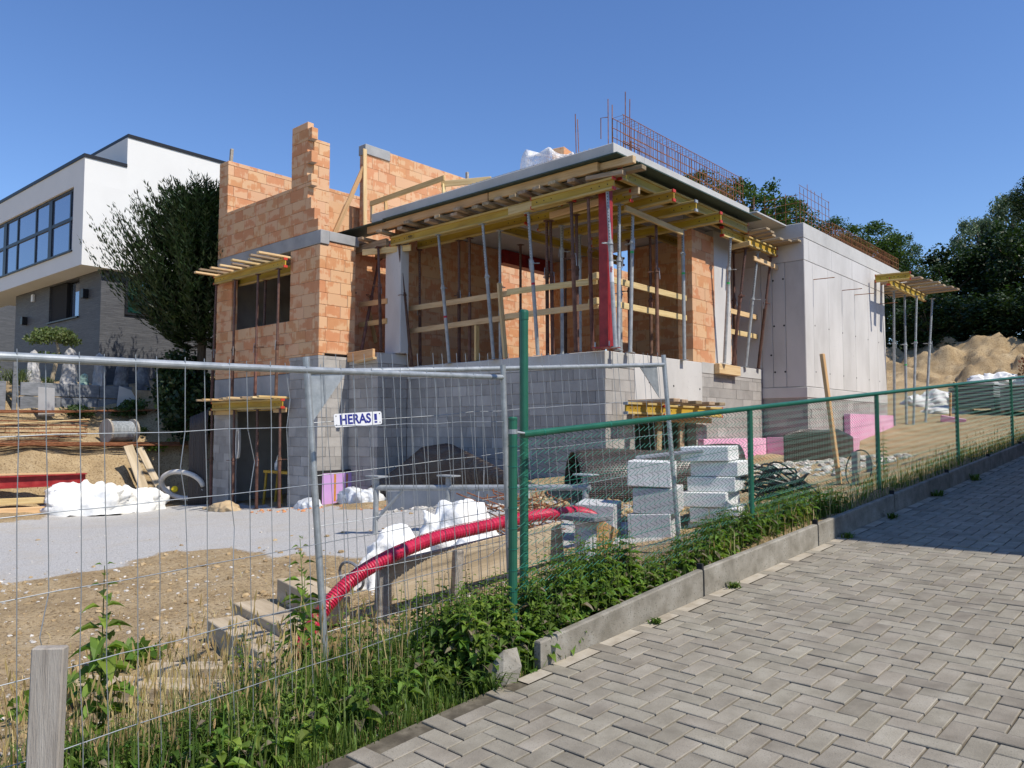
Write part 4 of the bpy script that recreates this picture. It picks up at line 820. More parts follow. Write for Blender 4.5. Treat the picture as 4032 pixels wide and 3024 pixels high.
# ------------------------------------------------------------------ green chain-link fence
F0 = V(4.11,-6.86,0); FD = V(.066,.998,0).normalized()
def rz(s): return 1.566+.0771*s
cf = thing('chain_link_fence', 'green chain link fence with round posts and top rail along the kerb', 'fence', (4.11,-6.86,.25)); co_ = V(4.11,-6.86,.25)
for k in range(0, 6):
    s = 3.0*k-(.03 if k == 0 else 0); p = F0+FD*s; g = gz(p.x, p.y)
    top = rz(s)+(.10 if k == 0 else -.02); MB().tube([(p.x,p.y,g-.2),(p.x,p.y,top)], .029 if k == 0 else .025, 14).build('post', 'green_paint', cf, co_)
    if k == 0:
        MB().tube([(p.x,p.y,top-.09),(p.x,p.y,top-.06)], .0305, 14, cap=False).build('clamp', 'galv', cf, co_); MB().tube([(p.x,p.y,top-.075),(p.x+.02,p.y+.09,top-.085)], .008, 8).build('bolt', 'galv', cf, co_)
        MB().lathe([(.031,top-.0),(.031,top+.012),(.024,top+.02)], 14, Matrix.Translation((p.x,p.y,0))).build('cap', 'green_paint', cf, co_)
        for j in range(9): z = top-.17-.13*j; MB().tube([(p.x,p.y,z),(p.x,p.y,z+.006)], .0325, 14, cap=False).build('tie_ring', 'green_wire', cf, co_)
a, b = F0+FD*.06, F0+FD*19
MB().tube([(a.x,a.y,rz(.06)),(b.x,b.y,rz(19))], .023, 14).build('top_rail', 'green_paint', cf, co_)
for k in range(26):
    s = .25+.7*k; p = F0+FD*s; d = V(FD.x,FD.y,.0771).normalized()
    MB().tube([V(p.x,p.y,rz(s))-d*.006, V(p.x,p.y,rz(s))+d*.006], .0245, 12, cap=False).build('tie_band', 'green_wire', cf, co_)
for z in (.35,.85):
    MB().tube([(F0.x,F0.y,rz(0)-z),((F0+FD*19).x,(F0+FD*19).y,rz(19)-z)], .002, 5).build('tension_wire', 'green_wire', cf, co_)
mesh_ = MB(); dv_ = .062
for k in range(int(16.5/dv_)):
    s0 = .05+k*dv_; pts = []; top = rz(s0)-.015; p = F0+FD*s0; bot = gz_(p.x,p.y)-.02; n = int((top-bot)/(dv_*.52)); far = s0 > 8
    for i in range(n+1):
        s = s0+(dv_*.5 if i % 2 else -dv_*.5); q = F0+FD*s; pts.append((q.x+(.004 if i % 2 else -.004), q.y, top-i*dv_*.52+.0771*(s-s0)))
    if n > 1: mesh_.tube(pts, .0029, 3, cap=False)
mesh_.build('mesh_wire', 'green_wire', cf, co_, kind='stuff')
tp = V(7.43,-10.6,0)+fw*5.33+rt*((2064-2016)/3056*5.33); g = gz(tp.x,tp.y); t = thing('tall_post', 'tall dark green round post beside the short end post of the chain link fence', 'post', (tp.x,tp.y,g))
MB().tube([(0,0,-.2),(0,0,2.40-g)], .030, 16).build('shaft', 'green_paint', t); MB().lathe([(.033,2.36-g),(.033,2.41-g),(.03,2.425-g),(.02,2.43-g)], 16).build('cap', 'green_paint', t)
# weathered stake at the lower left
sp_ = V(7.43,-10.6,0)+fw*2.85+rt*((218-2016)/3056*2.85); yaw = math.atan2(rt.y, rt.x)+.12
mb = MB(); mb.bev(-.055,.055,-.024,.024,-.35,1.02,.005, Matrix.Rotation(.012,4,'Y')); o = single('wooden_stake', mb, 'wood_grey', 'weathered grey wooden stake standing before the near fence panel, lower left', 'stake')
o.location = (sp_.x, sp_.y, -.2); o.rotation_euler = (0,0,yaw)
# ------------------------------------------------------------------ things lying about the site
def px(x, y, d):                                               # world point seen at photo pixel (x,y) at depth d (used once, to survey)
    c, s = math.cos(.05907), math.sin(.05907); f_ = V(fw.x*c, fw.y*c, s); dn = f_.cross(V(rt.x,rt.y,0)); return cl+(f_+V(rt.x,rt.y,0)*((x-2016)/3056.1)+dn*((y-1512)/3056.1))*d
def smooth_path(P, n):
    P = [Vector(p) for p in P]; out = []
    for i in range(len(P)-1):
        a, b, c, d = P[max(i-1,0)], P[i], P[i+1], P[min(i+2,len(P)-1)]
        for k in range(n):
            t = k/n; out.append(.5*((2*b)+(c-a)*t+(2*a-5*b+4*c-d)*t*t+(3*b-a-3*c+d)*t**3))
    return out+[P[-1]]
# red corrugated pipe
cp_ = smooth_path([(2.70,-7.55,.05),(2.59,-7.28,.27),(2.60,-7.03,.47),(2.63,-6.72,.60),(2.62,-6.22,.70),(2.67,-5.75,.75),(2.75,-5.2,.80),(2.72,-4.75,.80),(2.72,-4.43,.79),(2.70,-4.1,.72),(2.68,-3.9,.60)], 46)
t = thing('corrugated_pipe', 'long red corrugated plastic pipe draped over timber and white bags', 'pipe', cp_[0]); acc = 0; rad = []
for i, p in enumerate(cp_): rad.append(.056 if i % 3 == 0 else (.0555 if i % 3 == 1 else .0485))
MB().tube(cp_, rad, 16).build('sleeve', 'pipe_red', t, cp_[0])
i0 = len(cp_)//2+120
q = MB(); tw = [p+V(.0,.0,.062) for p in cp_[::6]]; q.tube(tw, .003, 5); q.build('draw_cord', 'red_oxide', t, cp_[0])
# timber sleepers behind the fence
def sleeper(p0, p1, w, h, label, mat='wood_sleeper'): return board(p0, p1, w, h, label, mat, 'timber_sleeper', cat='timber')
sleeper((2.44,-6.62,.36), (2.80,-4.75,.56), .07, .34, 'upright timber board wall behind the red pipe')
sleeper((1.15,-6.62,.16), (2.35,-6.98,.20), .24, .20, 'thick squared sleeper under the low end of the red pipe'); sleeper((1.42,-7.18,.10), (2.6,-7.42,.12), .26, .16, 'flat sleeper in front of the thick squared sleeper'); sleeper((1.6,-7.5,.05), (2.75,-7.72,.06), .25, .16, 'flat sleeper nearest the fence with shadow stripes')
sleeper((1.95,-8.75,-.03), (3.0,-8.1,-.0), .2, .10, 'low pale sleeper half hidden in the dry grass'); sleeper((2.2,-8.35,.0), (2.9,-7.85,.05), .16, .12, 'dark sleeper stub in the dry grass')
board((2.55,-6.7,.1), (2.55,-6.68,.62), .09, .07, 'left short stake beside the timber board wall', 'wood_grey', up=V(1,0,0)); board((2.62,-5.95,.2), (2.62,-5.93,.58), .09, .07, 'right short stake beside the timber board wall', 'wood_grey', up=V(1,0,0))
board((3.0,-4.6,.28), (3.12,-4.42,.70), .26, .10, 'orange squared timber block standing under the pipe end', 'wood_raw', up=V(1,0,0))
# crumpled bags
def bag(label, c, size, seed, mat='white_bag', name='bulk_bag', nu=56, nv=26, yaw=0, rough=.16):
    rr = random.Random(seed); ph = [rr.uniform(0,6.3) for _ in range(12)]; c = Vector(c); ox = seed*13.7
    def f(u, v):
        a = 2*PI*u; h = v*PI/2; r = max(0, math.cos(h))**.6; k = math.cos(h)**.5 if v < 1 else 0
        w = 1+rough*k*(math.sin(3*a+ph[0]+2*v)+.7*math.sin(5*a+ph[1]-3*v)+.5*math.sin(9*a+ph[2]+6*v))
        x = size[0]*r*w*math.cos(a); y = size[1]*r*w*math.sin(a); z = size[2]*math.sin(h)**.75
        z *= 1+.30*float(vnoise(x+ox,y,.34,61))+.16*float(vnoise(x,y+ox,.15,62)); fo = abs(float(vnoise(x*1.3+ox,y+z*.8,.16,63))); fo2 = abs(float(vnoise(x+y*.7+ox,z*1.4,.11,64)))
        q = 1+(.10-.30*fo)*.6+(.05-.2*fo2)*.5; x *= q; y *= q; z -= .10*fo*size[2]
        return V(x*math.cos(yaw)-y*math.sin(yaw), x*math.sin(yaw)+y*math.cos(yaw), z-.03)
    o = MB().grid(f, nu, nv).build(name, mat, None, None, True); o.location = c; return tag(o, label, 'bag')
def bagon(label, x, y, size, seed, **k): return bag(label, (x,y,gz(x,y)), size, seed, **k)
bagon('large crumpled white bulk bag at the foot of the earth bank', -11.2,-4.05,(.95,.55,.62), 1, yaw=.8); bagon('smaller white bulk bag right of the large one by the earth bank', -10.98,-3.02,(.62,.4,.5), 2, yaw=.9)
bagon('upright crumpled white bag behind the red pipe', 1.25,-4.65,(.42,.36,.56), 3, yaw=.5, rough=.13)
b_ = bagon('white bag slumped forward with a blue rimmed open mouth', 1.62,-5.75,(.30,.42,.42), 4, yaw=.2, rough=.12)
mp = V(1.62,-6.15,gz(1.62,-6.15)+.14); q = MB()
ring = [(.16*math.cos(a)*1.1-.05,-.06-.03*math.sin(a),.13*math.sin(a)+.12) for a in [2*PI*i/24 for i in range(24)]]; q.tube(ring, .014, 6, closed=True)
o = q.build('rim', 'slate_board', b_); bpy.data.meshes  # rolled rim
o.location = (-.06,-.40,-.02)
bagon('flat white sheet under the red pipe', 2.35,-5.1,(.55,.28,.20), 6, yaw=1.2); bagon('torn white sheet beside the upright bag', 1.9,-4.9,(.35,.25,.26), 8, yaw=.4)
bagon('tan paper cement sack by the cellar door', -8.6,-2.05,(.42,.28,.2), 7, mat='paper_sack', name='cement_sack'); bagon('second tan paper cement sack leaning by the cellar door', -9.25,-2.0,(.3,.22,.12), 9, mat='paper_sack', name='cement_sack')
bagon('grey clear plastic sheet crumpled at the house wall', -4.9,-1.25,(.55,.28,.3), 10, mat='film', name='plastic_sheet'); bagon('pale plastic sheet heap left of the membrane', -5.7,-1.9,(.3,.2,.2), 11, mat='film', name='plastic_sheet')
bagon('crumpled white tarpaulin at the far side of the concrete block', 1.05,17.2,(1.0,.5,.5), 12, name='tarpaulin', yaw=.5); bagon('white tarpaulin laid over a heap far right', 2.0,21.0,(1.0,.5,.4), 13, name='tarpaulin', yaw=.1)
bagon('low white tarpaulin edge behind the far props', 1.6,15.3,(.7,.3,.2), 14, name='tarpaulin', yaw=.3)
# galvanised trestle
tr_ = thing('trestle', 'long galvanised tube trestle with flat plates on its posts', 'trestle', (.2,-3.9,.25)); to = V(.2,-3.9,.25)
ta, tb = V(-.75,-4.15,0), V(1.95,-3.1,0); za = .84; zb_ = .92
for k, f_ in enumerate((0,.36,.98)):
    p = ta.lerp(tb, f_); g = gz(p.x,p.y); z = za+(zb_-za)*f_+.14
    MB().tube([(p.x-.02,p.y,g-.02),(p.x,p.y,z)], .036, 12).build('post', 'galv_dull', tr_, to)
    MB().bev(p.x-.14,p.x+.14,p.y-.08,p.y+.08,z,z+.02,.004).build('top_plate', 'galv_dull', tr_, to)
    if k < 2: MB().tube([(p.x,p.y,g+.18),(p.x+.36,p.y+.14,z-.16)], .022, 8).build('strut', 'galv_dull', tr_, to)
MB().tube([(ta.x,ta.y,za),(tb.x,tb.y,zb_)], .038, 12).build('cross_tube', 'galv_dull', tr_, to)
# tangle of rusty rebar ties
t = thing('rebar_pile', 'tangled pile of short rusty rebars behind the fence post', 'rebar', (1.6,-3.95,gz(1.6,-3.95))); rr = random.Random(41); o0 = V(1.6,-3.95,gz(1.6,-3.95))
for k in range(70):
    c = o0+V(rr.gauss(0,.24),rr.gauss(0,.14),.05+rr.random()*.42); a = rr.uniform(-.5,.5)+(.35 if k%2 else 2.4); d = V(math.cos(a),math.sin(a)*.6,rr.uniform(-.35,.35))*rr.uniform(.15,.35)
    MB().tube([c-d, c+d*.9, c+d+V(0,0,.05)], .008, 5).build('bar', 'rust', t, o0)
# concrete lintel with crumbly top
x0, y0 = -2.3,-2.15; mb = MB(); mb.bev(-1.35,1.3,-.12,.12,0,.36,.012); o = single('concrete_lintel', mb, 'concrete_grey', 'long grey concrete lintel lying on rubble behind the trestle', 'lintel'); o.location = (-1.1,-2.35,.36); o.rotation_euler = (0,-.07,.1)
scatter('crumbs', 'rock', 'white crumbled mortar on and beside the long lintel', 'rubble', 220, lambda r: (r.uniform(-2.4,.6), r.gauss(-2.45,.16)), .012, .07, 43, 2)
scatter('brick_crumbs', 'brick_debris', 'orange brick crumbs along the foot of the house wall', 'rubble', 90, lambda r: (r.uniform(-7,-1.5), r.gauss(-2.1,.3)), .01, .05, 44, 2)
# drainage membrane: a wavy standing sheet and an unrolled half tube
def sheet(name, label, pts, zt, mat='dimple', nv=8, bulge=0):
    P = smooth_path([(x,y,0) for x, y in pts], 6); Z = np.interp(np.linspace(0,1,len(P)), np.linspace(0,1,len(zt)), zt); mb = MB(); n = len(P)
    def f(u, v):
        i = min(int(round(u*(n-1))), n-1); p = P[i]; g = gz_(p.x,p.y)-.04; return V(p.x, p.y-bulge*math.sin(PI*v)*.5, g+(Z[i]-g)*v)
    mb.grid(f, n-1, nv); o = mb.build(name, mat, None, P[0], True); o.location = P[0]; md = o.modifiers.new('s', 'SOLIDIFY'); md.thickness = .008; return tag(o, label, 'membrane')
sheet('drainage_membrane', 'black dimpled membrane sheet standing in a hump against the block wall', [(-5.1,-1.05),(-4.4,-.75),(-3.6,-.6),(-2.7,-.65),(-1.6,-.85),(-.6,-1.1),(.1,-1.3)], [.35,.8,1.28,1.36,1.12,.86,.72,.72], bulge=.12)
ax0, ax1 = V(.65,-1.75,0), V(2.25,.15,0)
def tun(u, v):
    p = ax0.lerp(ax1, u); g = .60+.35*u; d = (ax1-ax0).normalized(); s = V(d.y,-d.x,0); a = PI*(1.04*v-.02); rx = .60-.22*u+.08*math.sin(5*u); rzz = .74-.26*u+.03*math.sin(9*u)
    return p+s*(rx*math.cos(a)) + V(0,0,g-.05+rzz*math.sin(a)**.8 if 0 < a < PI else g-.05)
o = MB().grid(tun, 26, 26).build('membrane_roll', 'dimple', None, ax0, True); o.location = ax0; md = o.modifiers.new('s','SOLIDIFY'); md.thickness = .012; tag(o, 'half open roll of brown dimpled membrane lying between wall and fence', 'membrane')
sheet('drainage_membrane', 'black membrane strip with an orange line below the pink boards', [(1.25,4.2),(1.5,4.5),(1.75,4.9),(1.9,5.3),(2.0,5.9)], [1.5,1.62,1.6,1.62,1.45])
sheet('orange_band', 'orange printed band on the black membrane strip', [(1.262,4.19),(1.512,4.49),(1.762,4.89),(1.912,5.29)], [1.48,1.55,1.54,1.55], 'orange_stripe', 2) if False else None
sheet('drainage_membrane', 'dark dimpled membrane hanging left of the cellar door', [(-10.75,-1.9),(-10.55,-1.75),(-10.4,-1.62)], [1.9,2.0,2.1])
# insulation boards
def slabthing(name, mat, label, cat, b, c=.004, M=None):
    mb = MB(); ctr = ((b[0]+b[1])/2, (b[2]+b[3])/2, b[4]); mb.bev(b[0]-ctr[0],b[1]-ctr[0],b[2]-ctr[1],b[3]-ctr[1],0,b[5]-b[4],c); o = mb.build(name, mat); o.location = ctr
    if M: o.rotation_euler = M
    return tag(o, label, cat)
slabthing('insulation_board', 'pink_foam', 'pink foam board at the wall foot right of the dark doorway', 'insulation', (.01,.13,3.1,5.0,.95,1.42)); slabthing('insulation_board', 'pink_foam', 'pink foam board between doorway and concrete block, farther piece', 'insulation', (.01,.13,5.01,5.95,.95,1.42))
slabthing('insulation_board', 'pink_foam', 'shaded pink foam board at the short foot of the concrete block', 'insulation', (.14,1.02,5.96,6.08,.95,1.44)); slabthing('insulation_board', 'pink_foam', 'large pink foam board at the near foot of the concrete block', 'insulation', (1.03,1.15,5.9,8.2,1.0,1.46))
slabthing('insulation_board', 'pink_foam', 'pink foam board lying forward before the concrete block', 'insulation', (1.25,1.35,5.2,7.4,.96,1.44), M=(0,.12,-.25)); slabthing('insulation_board', 'pink_foam', 'far pink foam board with dark foot at the concrete block end', 'insulation', (1.03,1.17,8.25,11.6,1.25,1.98))
slabthing('foam_offcut', 'pink_foam', 'pale pink foam offcut beyond the long pink boards', 'insulation', (1.9,2.5,13.2,13.35,1.78,1.95), M=(.1,.2,.3)); slabthing('foam_footing', 'bitumen', 'dark bitumen strip below the far pink board', 'bitumen strip', (1.05,1.25,8.2,11.7,1.0,1.24))
pb = thing('insulation_board', 'purple foam board with black edge leaning in the wall corner behind the sign fence', 'insulation', (-5.9,-1.2,.1))
MB().bev(-.05,.03,-.28,.75,0,.62,.004).build('foam', 'purple_foam', pb); MB().bev(-.06,.04,-.48,-.29,-.05,.68,.004).build('edge_strip', 'bitumen', pb); MB().bev(-.06,.02,-.28,.8,.63,.68,.004).build('edge_strip', 'bitumen', pb)
MB().box(.031,.033,.0,.05,.05,.6).build('glue_strip', 'orange_stripe', pb); MB().box(.031,.033,.3,.34,.25,.6).build('glue_strip', 'orange_stripe', pb)
# stacks of grey slabs
SA = V(3.05,-3.05,0); g0 = gz(3.05,-3.05)-.05; k = 0
def stone(c, s, yaw, tilt, label, mat='slab_light'):
    mb = MB(); mb.bev(-s[0]/2,s[0]/2,-s[1]/2,s[1]/2,0,s[2],.008); o = mb.build('stone_slab', mat); o.location = c; o.rotation_euler = (tilt[0],tilt[1],yaw); return tag(o, label, 'stone slab')
nm = ['lowest','second lowest','third','fourth','fifth','top']
for i, (dz, dx) in enumerate(((0,0),(.275,.03),(.55,-.02))): stone((2.95+dx,-3.3+dx,g0+dz), (.46,.5,.265), .32+.05*i, (.03*(i%2),-.05+.04*i), nm[i]+' light grey block of the near leaning stack', 'board_grey' if i < 2 else 'slab_light')
for i in range(6): stone((3.28+.05*math.sin(i*2.1),-2.55+.06*math.cos(i*1.7),g0-.02+.165*i), (.52,.62,.16), .22+.06*(i%2), (0,-.02), nm[i]+' white slab of the taller stack by the chain link fence')
stone((2.45,-3.65,gz(2.45,-3.65)-.04), (.42,.42,.42), .4, (.05,.03), 'separate light grey block left of the slab stacks', 'board_grey'); stone((2.9,-2.9,g0+.86), (.75,.4,.035), .5, (.0,-.12), 'thin dark slab lying tilted on the near leaning stack', 'slate_board')
t = thing('grey_pedestal', 'small dark grey pedestal in the weeds behind the chain link mesh', 'pedestal', (3.1,-4.75,gz(3.1,-4.75)-.05)); MB().lathe([(.10,0),(.10,.36),(.13,.42)], 12).build('stem', 'board_grey', t); MB().bev(-.2,.2,-.14,.14,.42,.47,.008).build('plate', 'slate_board', t)
# black cable coil
t = thing('cable_coil', 'tangled coil of black plastic pipe beside the slab stacks', 'coil', (3.72,-2.0,gz(3.72,-2.0))); rr = random.Random(51)
for k in range(26):
    r = rr.uniform(.14,.30); tilt = rr.uniform(-.5,.5); c = V(rr.gauss(0,.12),rr.gauss(0,.12),.10+rr.random()*.28); M = Matrix.Rotation(tilt,4,'X') @ Matrix.Rotation(rr.uniform(-.7,.7),4,'Y')
    MB().tube([c+(M @ V(r*math.cos(a)*1.2,r*math.sin(a),.02*math.sin(3*a))) for a in [2*PI*i/22 for i in range(22)]], .011, 5, closed=True).build('loop', 'black_plastic', t)
# stakes and batter boards by the far fence
board((3.78,-.05,gz(3.78,-.05)-.1), (3.60,-.1,2.62), .075, .05, 'tall orange yellow stake with dark lower half before the concrete block', 'wood_raw', up=V(1,0,0))
bb_ = thing('batter_board', 'two short posts joined by a dark board behind the kerb', 'barrier', (4.0,-.1,.9))
MB().bev(-.04,.04,-.05,.05,-.1,.42,.006).build('post', 'wood_grey', bb_); MB().bev(-.05,.02,.55,.64,-.1,.36,.006).build('post', 'wood_grey', bb_); MB().bev(.045,.075,-.1,.68,.02,.14,.006).build('crossboard', 'wood_old', bb_)
MB().tube([(.05+.16*math.cos(a),-.05+.1*math.sin(a),.2+.24*math.sin(a)) for a in [2*PI*i/20 for i in range(20)]], .009, 5, closed=True).build('cable_loop', 'black_plastic', bb_)
# far right: packs of sheets, pegs, spoil heap
for k, (x, y) in enumerate(((2.35,15.6),(3.75,15.1))):
    g = gz(x,y); t = thing('sheet_pack', ['left','right'][k]+' grey pack of corrugated sheets at the far end of the site', 'sheet pack', (x,y,g)); t.rotation_euler = (0,0,-.1)
    for j in range(9): MB().bev(-.6,.6,-.5,.5,.09+.07*j,.15+.07*j,.012).build('sheet', 'sheet_metal', t)
    MB().bev(-.62,.62,-.52,.52,.74,.80,.01).build('top_sheet', 'board_grey', t); MB().box(-.6,-.5,-.5,.5,0,.09).build('bearer', 'wood_old', t); MB().box(.5,.6,-.5,.5,0,.09).build('bearer', 'wood_old', t)
for k, (x, y) in enumerate(((1.55,16.5),(2.05,16.0),(1.9,14.4))): board((x,y,gz(x,y)-.1), (x+.03,y,gz(x,y)+(.85 if k < 2 else .7)), .09, .05, ordl(k,3)+' wooden peg by the far sheet packs', 'wood_raw', up=V(1,0,0))
hm = MB(); hr = np.random.default_rng(3)
HX0, HX1, HY0, HY1 = -7.5, 5.5, 19.5, 28.5; nu, nv_ = 110, 76
def heap(u, v):
    x = HX0+(HX1-HX0)*u; y = HY0+(HY1-HY0)*v; e = min(1, 6*u, 6*(1-u), 5*v, 5*(1-v)); e = e*e*(3-2*e)
    h = 1.05*math.exp(-((y-24.5)/2.0)**2)*(.75+.25*math.sin(x*.8))+.1
    h += .22*float(vnoise(x,y,1.1,31))+.26*float(vnoise(x,y,.5,32))+.20*float(vnoise(x,y,.24,33)); return V(x, y, float(hgt(x,y))+h*e-.15*(1-e))
o = MB().grid(heap, nu, nv_).build('spoil_heap', 'ground', None, None, True); tag(o, 'long heap of dug earth in front of the dark trees', 'soil heap')
# ------------------------------------------------------------------ left: earth bank things
def bundle(label, p0, p1, n, spread, seed, r=.009, name='rebar_bundle'):
    rr = random.Random(seed); p0, p1 = Vector(p0), Vector(p1); t = thing(name, label, 'rebar', p0)
    for k in range(n):
        a = V(rr.gauss(0,.25),rr.gauss(0,spread),abs(rr.gauss(0,spread*.4))); b = V(rr.gauss(0,.25),rr.gauss(0,spread),abs(rr.gauss(0,spread*.4)))
        MB().tube([p0+a, (p0+p1)/2+(a+b)/2+V(0,0,rr.uniform(-.03,.02)), p1+b], r, 5).build('bar', 'rust', t, p0)
    return t
bundle('long bundle of rusty rebars on top of the earth bank', (-13.6,-6.3,1.24), (-12.7,-.9,1.20), 34, .10, 61, .011); bundle('thin bundle of rusty rebars below the slate garden wall', (-14.7,-6.2,1.98), (-14.1,-1.0,2.12), 14, .08, 62, .011)
t = thing('stirrup_pile', 'pile of rusty stirrup cages on the earth bank', 'rebar', (-13.5,-4.6,1.3)); rr = random.Random(63)
for k in range(46):
    c = V(rr.uniform(-.2,.3),rr.uniform(-1.3,1.2),.05+.09*(k%5)); M = Matrix.Rotation(rr.uniform(-.1,.1),4,'Z')
    MB().tube([c+(M @ V(0,a,b)) for a, b in ((-.3,0),(.3,0),(.3,.1),(-.3,.1))], .011, 5, closed=True).build('stirrup', 'rust', t)
board((-13.2,-5.4,1.72), (-13.1,-3.3,1.86), .05, .03, 'thin pale lath lying on the pile of rusty stirrups', 'wood_new')
dr = thing('cable_drum', 'wooden cable drum wound with grey cable on the earth bank', 'cable drum', (-13.2,-2.55,1.26)); dr.rotation_euler = (0,0,.15)
for y in (-.36,.32): MB().lathe([(.31,0),(.31,.05)], 22, Matrix.Translation((0,y,.31)) @ Matrix.Rotation(-PI/2,4,'X')).build('flange', 'wood_grey', dr)
MB().lathe([(.22,-.3),(.23,-.28),(.23,.28),(.22,.31)], 22, Matrix.Translation((0,0,.31)) @ Matrix.Rotation(-PI/2,4,'X')).build('barrel', 'hose_white', dr)
for k in range(16): MB().tube([(.24*math.cos(a),-.27+.036*k+.01*math.sin(a),.31+.24*math.sin(a)) for a in [2*PI*i/20 for i in range(20)]], .016, 6, closed=True).build('cable_turn', 'galv_dull', dr)
board((-11.45,-2.5,-.15), (-12.15,-2.75,1.22), .22, .04, 'left plank leaning against the earth bank', 'wood_sleeper', up=V(1,0,0)); board((-11.3,-2.15,-.15), (-12.1,-2.5,1.16), .16, .05, 'right plank leaning against the earth bank', 'wood_sleeper', up=V(1,0,0))
rg = thing('hose_ring', 'loop of thick pale ribbed hose beside the cellar door', 'hose', (-11.05,-1.85,-.12)); M = Matrix.Rotation(.25,4,'Y') @ Matrix.Rotation(.35,4,'X')
MB().tube([M @ V(.46*math.cos(a),.30*math.cos(a)+.05,.36*math.sin(a)+.42) for a in [2*PI*i/40*.97 for i in range(41)]], .06, 12).build('hose', 'hose_white', rg, smooth=True); MB().tube([(-.35,-.25,.0),(-.38,-.2,.15),(-.45,-.2,.33)], .055, 10).build('hose_end', 'hose_white', rg); MB().tube([(-.22,-.12,.28),(-.18,-.16,.30)], .075, 12).build('yellow_cap', 'flower_yellow', rg)
t = thing('steel_beam', 'dark red steel beam lying on pale timbers at the left edge', 'steel beam', (-11.8,-6.4,.35)); t.rotation_euler = (0,.02,.02); L_ = 2.6
for b in ((-.1,.1,0,L_,0,.02),(-.1,.1,0,L_,.24,.26),(-.012,.012,0,L_,.02,.24)): MB().box(*b).build('flange' if b[1] > .05 else 'web', 'red_oxide', t)
MB().box(-.11,.11,-.02,.35,.26,.42).build('end_plate', 'red_oxide', t)
for k, z in enumerate((-.12,.08)): board((-11.65-.05*k,-6.8,z+.02), (-11.6-.05*k,-4.35,z-.02), .14, .13, ['lower','upper'][k]+' pale squared timber under the red steel beam', 'wood_new')
board((-11.9,-6.7,.66), (-11.9,-4.0,.62), .1, .04, 'pale batten behind the red steel beam', 'wood_new')
# workbench inside the cellar door
t = thing('work_trestle', 'yellow wooden work trestle standing inside the cellar door', 'trestle', (-8.2,-.9,-.1)); MB().box(-.55,.75,-.2,.2,.72,.78).build('top', 'formwork_yellow', t)
for x, y in ((-.5,-.15),(.05,-.15),(.6,-.15),(-.5,.15),(.6,.15)): MB().tube([(x,y,.72),(x+(.1 if x > 0 else -.1),y,0)], .03, 6).build('leg', 'formwork_yellow', t)
t = thing('cable_hank', 'pale looped cable hank hanging on the cellar door prop', 'cable', (-8.85,-1.66,.95))
for k in range(4): MB().tube([(.06*math.cos(a)+.01*k,-.02*k,.35+.33*math.sin(a)) for a in [2*PI*i/20 for i in range(20)]], .012, 5, closed=True).build('loop', 'hose_white', t)
t = thing('plastic_bottle', 'small plastic bottle on the trestle inside the cellar door', 'bottle', (-8.45,-.95,.68)); MB().lathe([(.04,0),(.042,.02),(.042,.16),(.015,.21),(.015,.24)], 12).build('body', 'film', t)
# ------------------------------------------------------------------ modern white neighbour house (local frame at its near upper corner)
WH = thing('white_house', 'modern white rendered house with dark slate ground floor and long window band', 'building', (-16.52,-2.44,0)); WH.rotation_euler = (0,0,.02946)
def wp(name, mat, boxes, parent=WH, c=.0):
    mb = MB()
    for b in boxes: mb.bev(*b, c) if c else mb.box(*b)
    return mb.build(name, mat, parent)
wx0, wx1, wz0, wz1 = -8.6, -.74, 6.88, 8.78
wp('upper_wall', 'render_white', [(-11,0,0,1.19,wz1,9.52)]); wp('upper_wall', 'render_white', [(-11,0,0,1.19,6.35,wz0)]); wp('upper_wall', 'render_white', [(wx1,0,0,1.19,wz0,wz1)]); wp('upper_wall', 'render_white', [(-11,wx0,0,1.19,wz0,wz1)])
wp('upper_wall', 'render_white', [(-10,0,1.19,10,6.35,10.45)]); wp('coping', 'coping', [(-11.03,.03,-.03,1.19,9.50,9.60)]); wp('coping', 'coping', [(-10.03,.03,1.185,10.03,10.43,10.53)]); wp('coping', 'coping', [(-10.03,-10.0,1.19,10,9.6,10.44)])
win = wp('window', 'frame_dark', [(wx0,wx1,.13,.22,wz0,wz1)])
for x0, x1 in ((-6.82-.14,-6.82+.14),(-2.69-.13,-2.69+.13)): wp('mullion', 'frame_dark', [(x0,x1,.06,.13,wz0,wz1)], win)
for x in (-.79,-1.14,-3.95,-5.62): wp('mullion', 'frame_dark', [(x-.045,x+.045,.07,.13,wz0,wz1)], win)
for z0, z1 in ((wz0,wz0+.07),(7.83,7.93),(wz1-.08,wz1)): wp('transom', 'frame_dark', [(wx0,wx1,.065,.132,z0,z1)], win)
xs = [wx0,-6.96,-6.68,-5.665,-5.575,-3.995,-3.905,-2.82,-2.56,-1.185,-1.095,-.835]
for a, b in ((-8.5,-6.96),(-6.68,-5.665),(-5.575,-3.995),(-3.905,-2.82),(-2.56,-1.185),(-1.095,-.835)):
    for z0, z1 in ((wz0+.07,7.83),(7.93,wz1-.08)): wp('pane', 'glass', [(a,b,.10,.128,z0,z1)], win)
wp('sill', 'frame_dark', [(wx0,wx1+.04,-.05,.1,wz0-.05,wz0-.004)], win)
